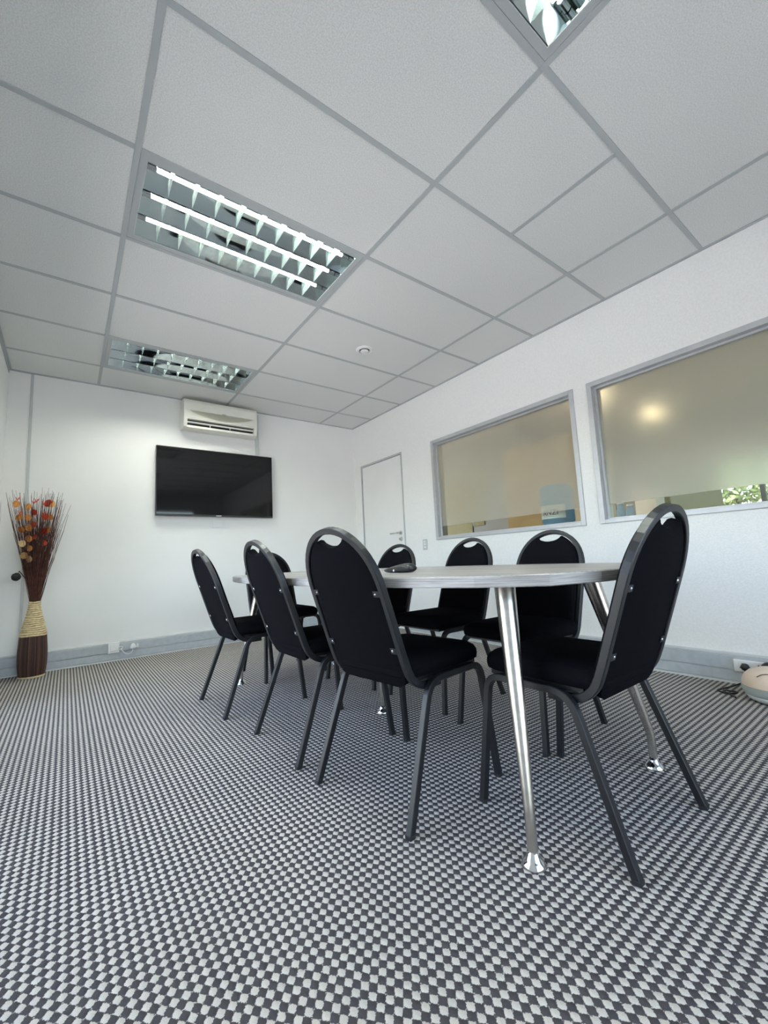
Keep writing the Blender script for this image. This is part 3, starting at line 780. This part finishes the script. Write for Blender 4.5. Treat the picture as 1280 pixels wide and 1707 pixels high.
ringp = [(-0.100 + 0.014 * math.cos(a), -0.018, 0.024 + 0.014 * math.sin(a)) for a in [2 * PI * i / 16 for i in range(17)]]
sweep(bm, ringp, circ_prof(0.004, 8), (0, 1, 0), caps=False); obj('lead_loop', bm, 'plastic', t, smooth=True)

# socket on the right wall
SX = XR - 0.0376
t = thing('double_socket', 'white double wall socket on the trunking at right edge', 'socket', (SX, 0.72, 0.072))
obj('plate', bx(-0.014, 0, -0.098, 0.098, 0, 0.068, bev=0.006), 'plastic', t)
for y in (0.055, -0.015):
    for dy, dz in ((0, 0.046), (0.011, 0.026), (-0.011, 0.026)):
        obj('pin_hole', bx(-0.0150, -0.0141, y + dy - 0.0035, y + dy + 0.0035, dz - 0.004, dz + 0.004), 'black', t)
t = thing('black_plug', 'small black round plug in the white double socket', 'plug', (SX - 0.0152, 0.055 + 0.72 - 0.012, 0.104))
bm = bmesh.new(); lathe(bm, [(0, -0.030), (0.013, -0.028), (0.020, -0.014), (0.020, -0.0005), (0, -0.0005)], 16, axis='x'); obj('plug_body', bm, 'black', t, smooth=True)
bm = bmesh.new(); sweep(bm, fillet([(-0.02, 0, -0.008), (-0.03, -0.005, -0.07), (-0.08, 0.05, -0.097), (-0.20, 0.095, -0.100), (-0.24, 0.03, -0.099), (-0.16, 0.0, -0.099), (-0.20, 0.07, -0.094), (-0.27, -0.01, -0.100)], 0.025), circ_prof(0.004, 6), (1, 0, 0)); obj('lead', bm, 'black', t, smooth=True)
t = thing('power_adapter', 'rounded black power adapter plugged into the double socket', 'adapter', (SX - 0.0152, 0.655, 0.080))
bm = bmesh.new(); lathe(bm, [(0, -0.050), (0.030, -0.046), (0.038, -0.030), (0.038, -0.0005), (0, -0.0005)], 20, (0, 0, 0.032), 'x'); obj('adapter_body', bm, 'black', t, smooth=True)

# light switch near the door
t = thing('light_switch', 'slim pale grey switch plate between the door and the window', 'switch', (XR - 0.0005, 3.408, 0.893))
obj('plate', bx(-0.008, 0, -0.034, 0.034, 0, 0.115, bev=0.002), 'greyplastic', t)
for z in (0.028, 0.060, 0.088):
    obj('rocker', bx(-0.012, -0.0082, -0.018, 0.018, z - 0.011, z + 0.011, bev=0.0015), 'plastic', t)

# humidifier
t = thing('humidifier', 'rounded beige and clear aroma humidifier on the carpet at right edge', 'humidifier', (2.86, 0.60, 0.0))
HR = 0.135
bm = bmesh.new(); lathe(bm, [(0, 0.001), (0.085, 0.001), (0.112, 0.018), (0.126, 0.044)] + [(0.122, 0.045), (0, 0.045)], 40); obj('base', bm, 'greyplastic', t, smooth=True)
bm = bmesh.new(); lathe(bm, [(0.126, 0.0455), (HR, 0.066), (HR + 0.001, 0.088), (HR - 0.001, 0.098), (HR - 0.004, 0.098), (HR - 0.005, 0.066), (0.121, 0.0455), (0.126, 0.0455)], 40); obj('water_tank', bm, 'tank', t, smooth=True)
bm = bmesh.new(); lathe(bm, [(0, 0.0458), (0.114, 0.0458), (0.124, 0.060), (0.127, 0.070), (0.126, 0.094), (0, 0.094)], 40); obj('tray', bm, 'white_gloss', t, smooth=True)
M['beige'] = noisy('beige_woodgrain_shell', (0.66, 0.52, 0.41), (0.72, 0.58, 0.47), 9, 0.4)
bm = bmesh.new(); lathe(bm, [(HR - 0.002, 0.0985), (HR - 0.003, 0.120), (0.122, 0.150), (0.100, 0.176), (0.066, 0.194), (0.030, 0.201), (0.016, 0.202), (0.014, 0.190), (0, 0.190)], 40); obj('top_shell', bm, 'beige', t, smooth=True)
bm = bmesh.new()
cr = [(-0.112, 0.045, 0.165), (-0.096, 0.030, 0.178), (-0.088, 0.005, 0.1845), (-0.098, -0.025, 0.174), (-0.108, -0.045, 0.160)]
sweep(bm, fillet(cr, 0.008), circ_prof(0.0022, 6), (0, 0, 1)); obj('split_line', bm, 'black', t, smooth=True)
for _c in t.children: _c.scale = (1, 1, 0.82)

# ================================================================== VASE AND DRIED STEMS
VX, VY = -0.205, 4.585
t = thing('floor_vase', 'tall brown reed floor vase with a pale raffia neck', 'vase', (VX, VY, 0))
def vr(z):
    pts = [(0, 0.082), (0.10, 0.092), (0.20, 0.094), (0.33, 0.085), (0.42, 0.066), (0.50, 0.047), (0.56, 0.036), (0.60, 0.034)]
    for (a, ra), (b, rb) in zip(pts[:-1], pts[1:]):
        if z <= b:
            u = (z - a) / (b - a); return ra + (rb - ra) * u
    return pts[-1][1]
bm = bmesh.new(); lathe(bm, [(0, 0.016)] + [(vr(z) - 0.006, z) for z in [0.016 + 0.314 * i / 10 for i in range(11)]] + [(vr(z) - 0.004, z) for z in [0.33 + 0.265 * i / 10 for i in range(11)]] + [(0.02, 0.595), (0.02, 0.45), (0, 0.45)], 40)
obj('vase_core', bm, 'reed', t, smooth=True)
bm = bmesh.new(); lathe(bm, [(0, 0.001), (0.084, 0.001), (0.088, 0.008), (0.085, 0.0158), (0, 0.0158)], 40); obj('base_ring', bm, 'rope', t, smooth=True)
# upright reeds
nr = 46
rm = []
bm = bmesh.new(); sweep(bm, [(vr(z) - 0.002, 0, z) for z in [0.017 + 0.311 * i / 8 for i in range(9)]], circ_prof(0.0066, 6), (0, 1, 0)); reed_me = finish(bm, 'reed')
reeds = []
for cc in ((0.030, 0.011, 0.008), (0.060, 0.023, 0.015), (0.095, 0.042, 0.028)):
    rr = reed_me.copy(); rr.materials.append(mat('reed_strip', cc, 0.6)); reeds.append(rr)
for i in range(nr):
    o = link('reed', reeds[(0, 1, 0, 2, 1)[i % 5]], None, t); o.rotation_euler = (0, 0, 2 * PI * i / nr)
# raffia coils
nc_ = 17
for i in range(nc_):
    z = 0.334 + 0.262 * i / (nc_ - 1)
    R0 = vr(z); pts = [(R0 * math.cos(a), R0 * math.sin(a), z + 0.0015 * math.sin(3 * a + i)) for a in [2 * PI * q / 32 for q in range(33)]]
    bm = bmesh.new(); sweep(bm, pts, circ_prof(0.0084, 6), (0, 0, 1), caps=False); obj('raffia_coil', bm, 'rope', t, smooth=True)

t = thing('dried_arrangement', 'dried brown twigs with orange and red petals standing in the floor vase', 'dried flowers', (VX, VY, 0.46))
bm = bmesh.new(); rnd = random.Random(3)
def twig_path(ang, spread, hgt, bend, nseg=6):
    r0 = 0.012 * rnd.random(); a0 = rnd.random() * 2 * PI
    x0, y0 = r0 * math.cos(a0), r0 * math.sin(a0)
    ex, ey = spread * math.cos(ang), spread * math.sin(ang)
    pts = []
    for i in range(nseg + 1):
        u = i / nseg
        w = u ** 1.12
        jx = (rnd.random() - .5) * bend * u; jy = (rnd.random() - .5) * bend * u
        pts.append((x0 + ex * w + jx, y0 + ey * w + jy, 0.0 + hgt * u))
    return pts
for i in range(290):
    ang = rnd.random() * 2 * PI
    hgt = rnd.uniform(0.62, 1.08); sp = 0.21 * math.sqrt(rnd.random()) * hgt / 1.0
    if rnd.random() < 0.25: sp *= 1.15
    pts = twig_path(ang, sp, hgt, 0.018)
    pts = [(max(XL - VX + 0.03, p[0]), min(YF - VY - 0.03, p[1]), p[2]) for p in pts]
    r = rnd.uniform(0.0016, 0.0031)
    sweep(bm, pts, circ_prof(r, 4), (1, 0, 0), [1, .95, .85, .75, .6, .5, .35])
o = obj('twigs', bm, 'twig', t); o['kind'] = 'stuff'
# petals: (px, py, colour)
RW = (_r, _u, _f)
def at_y(px, py, y):
    d = _f + _r * ((px - 640) / F_PX) - _u * ((py - 853.5) / F_PX)
    s = y / d.y
    return Vector((d.x * s, d.y * s, 0.7995 + d.z * s))
pet = [(27, 840, 'orange', 1), (47, 845, 'orange', 1), (32, 862, 'orange', 1), (46.5, 863, 'orange', 1), (35, 883, 'orange', 1), (48, 880, 'orange', 1), (37, 906, 'tan', 1), (48, 898, 'orange', 1),
       (40, 926, 'tan', 1), (49, 914, 'orange', .9), (48, 932, 'tan', 1), (80, 839, 'red', 1.15), (86, 840, 'orange', 1.05), (75, 861, 'red', 1.1), (83, 862, 'orange', 1), (57, 854, 'red', .9), (56, 874, 'red', .9),
       (80, 883, 'orange', .9), (73, 885, 'red', .9), (74, 905, 'red', .8), (57, 895, 'red', .8)]
def petal_mesh():
    bm = bmesh.new(); k = 14
    top = [bm.verts.new((0.021 * math.cos(2 * PI * i / k), 0.004 * (math.cos(4 * PI * i / k)), 0.025 * math.sin(2 * PI * i / k))) for i in range(k)]
    c = bm.verts.new((0, -0.006, 0))
    for i in range(k): bm.faces.new((top[i], top[(i + 1) % k], c))
    bmesh.ops.solidify(bm, geom=bm.faces[:], thickness=0.002)
    return finish(bm, 'petal')
pmesh = {c: petal_mesh() for c in ('orange', 'red', 'tan')}
for c in pmesh: pmesh[c].materials.append(M[c])
base = Vector((VX, VY, 0.46))
for px, py, c, s in pet:
    p = at_y(px, py, 4.47 + 0.05 * rnd.random()) - base
    o = link('petal', pmesh[c], None, t, loc=p); o.scale = (s * 1.15,) * 3
    o.rotation_euler = (rnd.uniform(-.3, .3), rnd.uniform(-.5, .5), rnd.uniform(-.7, .4))
# small curled red tips
for px, py in ((29, 832), (33, 855), (56, 838), (61, 835), (73, 839), (72, 857)):
    p = at_y(px, py, 4.47) - base
    bm = bmesh.new(); sweep(bm, [(-0.012, 0, 0.018), (0, 0, -0.01), (0.008, 0.002, 0.004), (0.016, 0, 0.022)], circ_prof(0.0055, 6), (0, 1, 0), [.4, 1, 1, .3])
    obj('curled_tip', bm, 'red', t, loc=p)
p = at_y(27, 961.5, 4.5) - base
bm = bmesh.new(); lathe(bm, [(0, -0.030), (0.022, -0.026), (0.031, -0.008), (0.030, 0.010), (0.018, 0.026), (0.010, 0.028), (0, 0.022)], 18)
o = obj('seed_pod', bm, 'pod', t, smooth=True, loc=p); o.rotation_euler = (0.5, 0.4, 0); o['label'] = 'black round seed pod'
p2 = at_y(32, 952, 4.5) - base
bm = bmesh.new(); sweep(bm, [p + Vector((0.01, 0, 0.02)), p2, Vector((0.01, 0, 0.22))], circ_prof(0.004, 6), (0, 1, 0)); obj('pod_stem', bm, 'twig', t)

# ================================================================== TABLE
TZ, TT = 0.743, 0.033
TCX, TCY = 1.366, 1.890
half = [(0.800, 0.650), (0.785, 0.640)]
# half outline of the left edge, y offset from centre -> x offset from centre
edge = [(-1.245, 0.335), (-1.16, 0.398), (-1.08, 0.446), (-0.95, 0.490), (-0.82, 0.520), (-0.65, 0.549), (-0.45, 0.570), (-0.22, 0.582), (0, 0.586)]
edge = edge + [(-y, x) for y, x in edge[-2::-1]]
out = [(-x, y) for y, x in edge]
out += [(-0.17, 1.30), (0.0, 1.318), (0.17, 1.30)]
out += [(x, y) for y, x in edge[::-1]]
out += [(0.17, -1.30), (0.0, -1.318), (-0.17, -1.30)]
t = thing('meeting_table', 'long boat-shaped meeting table with grey wood top and steel legs', 'table', (TCX, TCY, 0))
bm = bmesh.new()
lo = [bm.verts.new((x, y, TZ - TT)) for x, y in out]; hi = [bm.verts.new((x, y, TZ)) for x, y in out]
kk = len(out)
for i in range(kk): bm.faces.new((lo[i], lo[(i + 1) % kk], hi[(i + 1) % kk], hi[i]))
bm.faces.new(hi); bm.faces.new(lo[::-1])
es = [e for e in bm.edges if e.verts[0] in hi and e.verts[1] in hi or e.verts[0] in lo and e.verts[1] in lo]
bmesh.ops.bevel(bm, geom=es, offset=0.0015, segments=1, affect='EDGES')
obj('tabletop', bm, 'table', t)
bm = bmesh.new()
def ring_at(off, z):
    r = []
    for i in range(kk):
        a, p, b = Vector(out[i - 1]), Vector(out[i]), Vector(out[(i + 1) % kk])
        d = ((p - a).normalized() + (b - p).normalized()).normalized()
        nn = Vector((d.y, -d.x))
        if nn.dot(p) < 0: nn = -nn
        q = p + nn * off
        r.append(bm.verts.new((q.x, q.y, z)))
    return r
ra = [ring_at(0.0005, TZ - TT + 0.0016), ring_at(0.0022, TZ - TT + 0.0030), ring_at(0.0022, TZ - 0.0030), ring_at(0.0005, TZ - 0.0016)]
for a, b in zip(ra[:-1], ra[1:]):
    for i in range(kk): bm.faces.new((a[i], a[(i + 1) % kk], b[(i + 1) % kk], b[i]))
obj('edge_band', bm, 'tedge', t)
def table_leg(fx, fy, tx, ty, nm='leg'):
    bm = bmesh.new()
    pts = fillet([(fx, fy, 0.030), (fx, fy, 0.115), (tx, ty, TZ - TT - 0.006)], 0.03, 5)
    n = len(pts); sc = []
    for p in pts: sc.append(0.0140 + (0.033 - 0.0140) * max(0, (p[2] - 0.12) / 0.59))
    sweep(bm, pts, circ_prof(1.0, 24), (1, 0, 0), sc)
    lg = obj(nm, bm, 'steel', t, auto=50)
    bm = bmesh.new(); lathe(bm, [(0, 0.0005), (0.034, 0.0005), (0.035, 0.004), (0.024, 0.014), (0.016, 0.026), (0.0145, 0.036), (0, 0.036)], 28, (fx, fy, 0)); obj('foot', bm, 'chrome', lg, smooth=True)
    bm = bmesh.new(); lathe(bm, [(0, TZ - TT - 0.006), (0.045, TZ - TT - 0.006), (0.045, TZ - TT - 0.0003), (0, TZ - TT - 0.0003)], 24, (tx, ty, 0)); obj('mounting_plate', bm, 'steel', lg)
for sx in (-1, 1):
    for sy in (-1, 1):
        table_leg(sx * 0.377, sy * 1.150, sx * 0.262, sy * 1.040)
table_leg(0.0, 0.012, 0.0, 0.012)

# black remote on the table
rx0, rx1 = Vector((1.185, 1.565)), Vector((1.158, 1.345))
c = (rx0 + rx1) / 2; ln = (rx1 - rx0).length
t = thing('remote_pointer', 'small black curved handheld remote lying on the tabletop', 'remote', (c.x, c.y, TZ + 0.0006), math.atan2((rx1 - rx0).y, (rx1 - rx0).x))
bm = bmesh.new(); rings = []
prof = [(-0.5, .25, .012, 0.002), (-0.47, .7, .018, 0.001), (-0.3, .95, .024, 0), (0, 1, .033, 0), (0.25, 1, .038, 0), (0.42, .95, .037, 0.001), (0.48, .75, .030, 0.006), (0.5, .4, .022, 0.010)]
for u, wv, hgt, zb2 in prof:
    rings.append([bm.verts.new((u * ln, 0.027 * wv * math.cos(a), zb2 + (hgt - zb2) * (0.5 + 0.5 * math.sin(a)))) for a in [2 * PI * q / 14 for q in range(14)]])
for a, b in zip(rings[:-1], rings[1:]):
    for q in range(14): bm.faces.new((a[q], a[(q + 1) % 14], b[(q + 1) % 14], b[q]))
bm.faces.new(rings[0][::-1]); bm.faces.new(rings[-1])
obj('remote_body', bm, 'black', t, smooth=True)
bm = bmesh.new(); sweep(bm, [(-0.45 * ln, 0.0, 0.0175), (-0.3 * ln, 0, 0.0245), (0, 0, 0.0335), (0.25 * ln, 0, 0.0385), (0.42 * ln, 0, 0.0375)], [(0.003, 0.0008), (-0.003, 0.0008), (-0.003, -0.0008), (0.003, -0.0008)], (0, 1, 0)); obj('top_trim', bm, 'steel', t)
bm = bmesh.new(); lathe(bm, [(0, -0.0285), (0.005, -0.0285), (0.005, -0.025), (0, -0.025)], 12, (-0.03 * ln, 0, 0.010), 'y'); obj('side_button', bm, 'plastic', t)

# ================================================================== CHAIRS
# local frame: faces +y, origin on the floor at the centre of the four feet
def chair_meshes():
    m = {}
    prof = rect_prof(0.022, 0.022, 0.0022)
    def mk(nm, pts, n0, mt):
        bm = bmesh.new(); sweep(bm, pts, prof, n0); me = finish(bm, nm); me.materials.append(M[mt]); return me
    for s, tg in ((-1, 'L'), (1, 'R')):
        rear = fillet([(s * 0.230, -0.235, 0.006), (s * 0.210, -0.092, 0.405), (s * 0.208, -0.01, 0.405)], 0.060, 8)
        front = fillet([(s * 0.230, 0.235, 0.006), (s * 0.210, 0.192, 0.405), (s * 0.208, 0.10, 0.405)], 0.050, 8)
        m['rear' + tg] = mk('leg', rear, (1, 0, 0), 'frame'); m['front' + tg] = mk('leg', front, (1, 0, 0), 'frame')
        m['rail' + tg] = mk('seat_rail', [(s * 0.208, -0.0098, 0.405), (s * 0.208, 0.0998, 0.405)], (1, 0, 0), 'frame')
    bm = bmesh.new(); box(bm, -0.0115, 0.0115, -0.0115, 0.0115, 0, 0.012, bev=0.002); m['cap'] = finish(bm, 'foot_cap'); m['cap'].materials.append(M['rubber'])
    # back hoop
    vdir = Vector((0, -0.325, 0.946)).normalized(); o0 = Vector((0, -0.142, 0.372)); hw = 0.186
    A, Bv, v0 = hw, 0.215, 0.352
    def uv(u, v, n=0.0):
        return o0 + Vector((u, 0, 0)) + vdir * v + Vector((0, vdir.z, -vdir.y)) * n
    left = fillet([(-hw, -0.015, 0.384), (-hw, -0.142, 0.384), uv(-hw, 0.12)], [0, 0.075, 0], 8)
    arch = []
    for i in range(0, 25):
        a = PI - PI * i / 24
        arch.append(uv(A * math.cos(a) * (1 - 0.03 * math.sin(a) * abs(math.cos(a))) if False else A * math.cos(a), v0 + Bv * math.sin(a) ** 0.92))
    right = [Vector((-p.x, p.y, p.z)) for p in left[::-1]]
    bm = bmesh.new(); sweep(bm, left + arch + right, rect_prof(0.021, 0.024, 0.0022), (1, 0, 0)); m['hoop'] = finish(bm, 'back_frame'); m['hoop'].materials.append(M['frame'])
    # back cushion, outline just inside the hoop
    gi = 0.0135
    a_in, b_in = A - gi, Bv - gi
    def top_v(u):
        v = v0 + b_in * math.sqrt(max(0, 1 - (u / a_in) ** 2)) ** 0.95
        if abs(u) < 0.072:
            v -= 0.045 * (max(0.0, math.cos(PI / 2 * u / 0.072))) ** 0.7 + 0.001
        return v
    outl = [(-a_in, 0.045), (-a_in + 0.012, 0.024), (-a_in + 0.035, 0.014), (a_in - 0.035, 0.014), (a_in - 0.012, 0.024), (a_in, 0.045), (a_in, 0.15), (a_in, 0.25), (a_in, v0)]
    us = [a_in * math.cos(PI * i / 40) for i in range(1, 40)]
    us = sorted(set([round(u, 5) for u in us] + [0.0719, 0.070, 0.066, 0.060, 0.050, -0.0719, -0.070, -0.066, -0.060, -0.050]), reverse=True)
    outl += [(u, top_v(u)) for u in us]
    outl += [(-a_in, v0), (-a_in, 0.25), (-a_in, 0.15)]
    cu, cv = 0.0, 0.28
    def loop(bm, n, ins):
        r = []
        for u, v in outl:
            du, dv = u - cu, v - cv; l = math.hypot(du, dv)
            f = 1 - ins / l
            r.append(bm.verts.new(uv(cu + du * f, cv + dv * f, n)))
        return r
    bm = bmesh.new()
    loops = [loop(bm, -0.0085, 0.006), loop(bm, -0.006, 0.0005), loop(bm, 0.017, 0.0), loop(bm, 0.026, 0.006), loop(bm, 0.031, 0.020), loop(bm, 0.034, 0.05)]
    for a, b in zip(loops[:-1], loops[1:]):
        for i in range(len(a)): bm.faces.new((a[i], a[(i + 1) % len(a)], b[(i + 1) % len(a)], b[i]))
    bm.faces.new(loops[0][::-1]); bm.faces.new(loops[-1])
    me = finish(bm, 'backrest'); me.materials.append(M['fabric']); me.polygons.foreach_set('use_smooth', [True] * len(me.polygons)); sharp_edges(me, 50)
    m['back'] = me
    # seat cushion
    bm = bmesh.new(); rings = []
    def srect(hx, y0, y1, r, z, k=7):
        pts = []
        for cx, cy, a0 in ((hx - r, y1 - r, 0), (-hx + r, y1 - r, PI / 2), (-hx + r, y0 + r, PI), (hx - r, y0 + r, 3 * PI / 2)):
            for i in range(k + 1):
                a = a0 + PI / 2 * i / k
                pts.append(bm.verts.new((cx + r * math.cos(a), cy + r * math.sin(a), z)))
        return pts
    for ins, z in ((0.012, 0.4175), (0.002, 0.424), (0.0, 0.438), (0.001, 0.452), (0.008, 0.466), (0.024, 0.477), (0.06, 0.483), (0.12, 0.485)):
        rings.append(srect(0.203 - ins, -0.175 + ins * 0.6, 0.232 - ins, max(0.055 - ins * 0.35, 0.01), z))
    for a, b in zip(rings[:-1], rings[1:]):
        for i in range(len(a)): bm.faces.new((a[i], a[(i + 1) % len(a)], b[(i + 1) % len(a)], b[i]))
    bm.faces.new(rings[0][::-1]); bm.faces.new(rings[-1])
    me = finish(bm, 'seat'); me.materials.append(M['fabric']); me.polygons.foreach_set('use_smooth', [True] * len(me.polygons)); m['seat'] = me
    bm = bx(-0.185, 0.185, -0.12, 0.20, 0.405, 0.417); m['pan'] = finish(bm, 'seat_board'); m['pan'].materials.append(M['black'])
    bm = bx(-0.196, 0.196, -0.07, -0.05, 0.385, 0.404); m['bar'] = finish(bm, 'cross_bar'); m['bar'].materials.append(M['frame'])
    # brackets and screws
    R3 = Matrix.Rotation(math.atan2(0.325, 0.946), 3, 'X')
    for s, tg in ((-1, 'L'), (1, 'R')):
        for v, q in ((0.345, 'a'), (0.150, 'b')):
            bm = bmesh.new(); box(bm, -0.014, 0.014, -0.0035, 0, -0.010, 0.010, bev=0.001)
            c = uv(s * (hw - 0.022), v, -0.0088)
            for w in bm.verts: w.co = R3 @ w.co + c
            m['br' + tg + q] = finish(bm, 'bracket'); m['br' + tg + q].materials.append(M['frame'])
            bm = bmesh.new(); lathe(bm, [(0, -0.0065), (0.003, -0.0058), (0.005, -0.0032), (0, -0.0032)], 12, axis='y')
            c2 = uv(s * (hw - 0.0265), v, -0.0088)
            for w in bm.verts: w.co = R3 @ w.co + c2
            m['sc' + tg + q] = finish(bm, 'screw'); m['sc' + tg + q].materials.append(M['chrome'])
    return m
CM = chair_meshes()
def chair(label, x, y, face):
    """face = world direction (degrees) that the sitter looks at"""
    t = thing('banquet_chair', label, 'chair', (x, y, 0), math.radians(face - 90), 'black stacking chairs round the meeting table')
    for tg, s in (('L', -1), ('R', 1)):
        for kx, fy in (('rear', -0.235), ('front', 0.235)):
            lg = link('leg', CM[kx + tg], None, t)
            link('foot_cap', CM['cap'], None, lg, loc=(s * 0.230, fy, 0.0003))
        link('seat_rail', CM['rail' + tg], None, t)
        for q in ('a', 'b'):
            b = link('bracket', CM['br' + tg + q], None, t); sc_ = link('screw', CM['sc' + tg + q], None, b); sc_['label'] = 'silver screw head'
    link('seat', CM['seat'], None, t); link('backrest', CM['back'], None, t); link('back_frame', CM['hoop'], None, t)
    link('seat_board', CM['pan'], None, t); link('cross_bar', CM['bar'], None, t)
    return t
chair('black padded chair at the near end of the table, at right with its back turned', 1.347, 0.776, 90)
chair('black padded chair with its back to us, nearest of the three along the left side', 1.021, 1.282, 6.6)
chair('black padded chair with its back to us, middle of the three along the left side', 0.989, 1.867, 0)
chair('black padded chair with its back to us, farthest of the left side, below the television', 0.93, 2.650, 1.0)
chair('black padded chair facing us across the table, below the water bottle window', 1.777, 1.280, 180)
chair('black padded chair facing us across the table, middle of the far side', 1.805, 1.872, 180)
chair('black padded chair facing us across the table, nearest the door, behind the remote', 1.75, 2.51, 189)
chair('black padded chair at the far end of the table, mostly hidden by other chairs', 1.35, 3.150, 270)
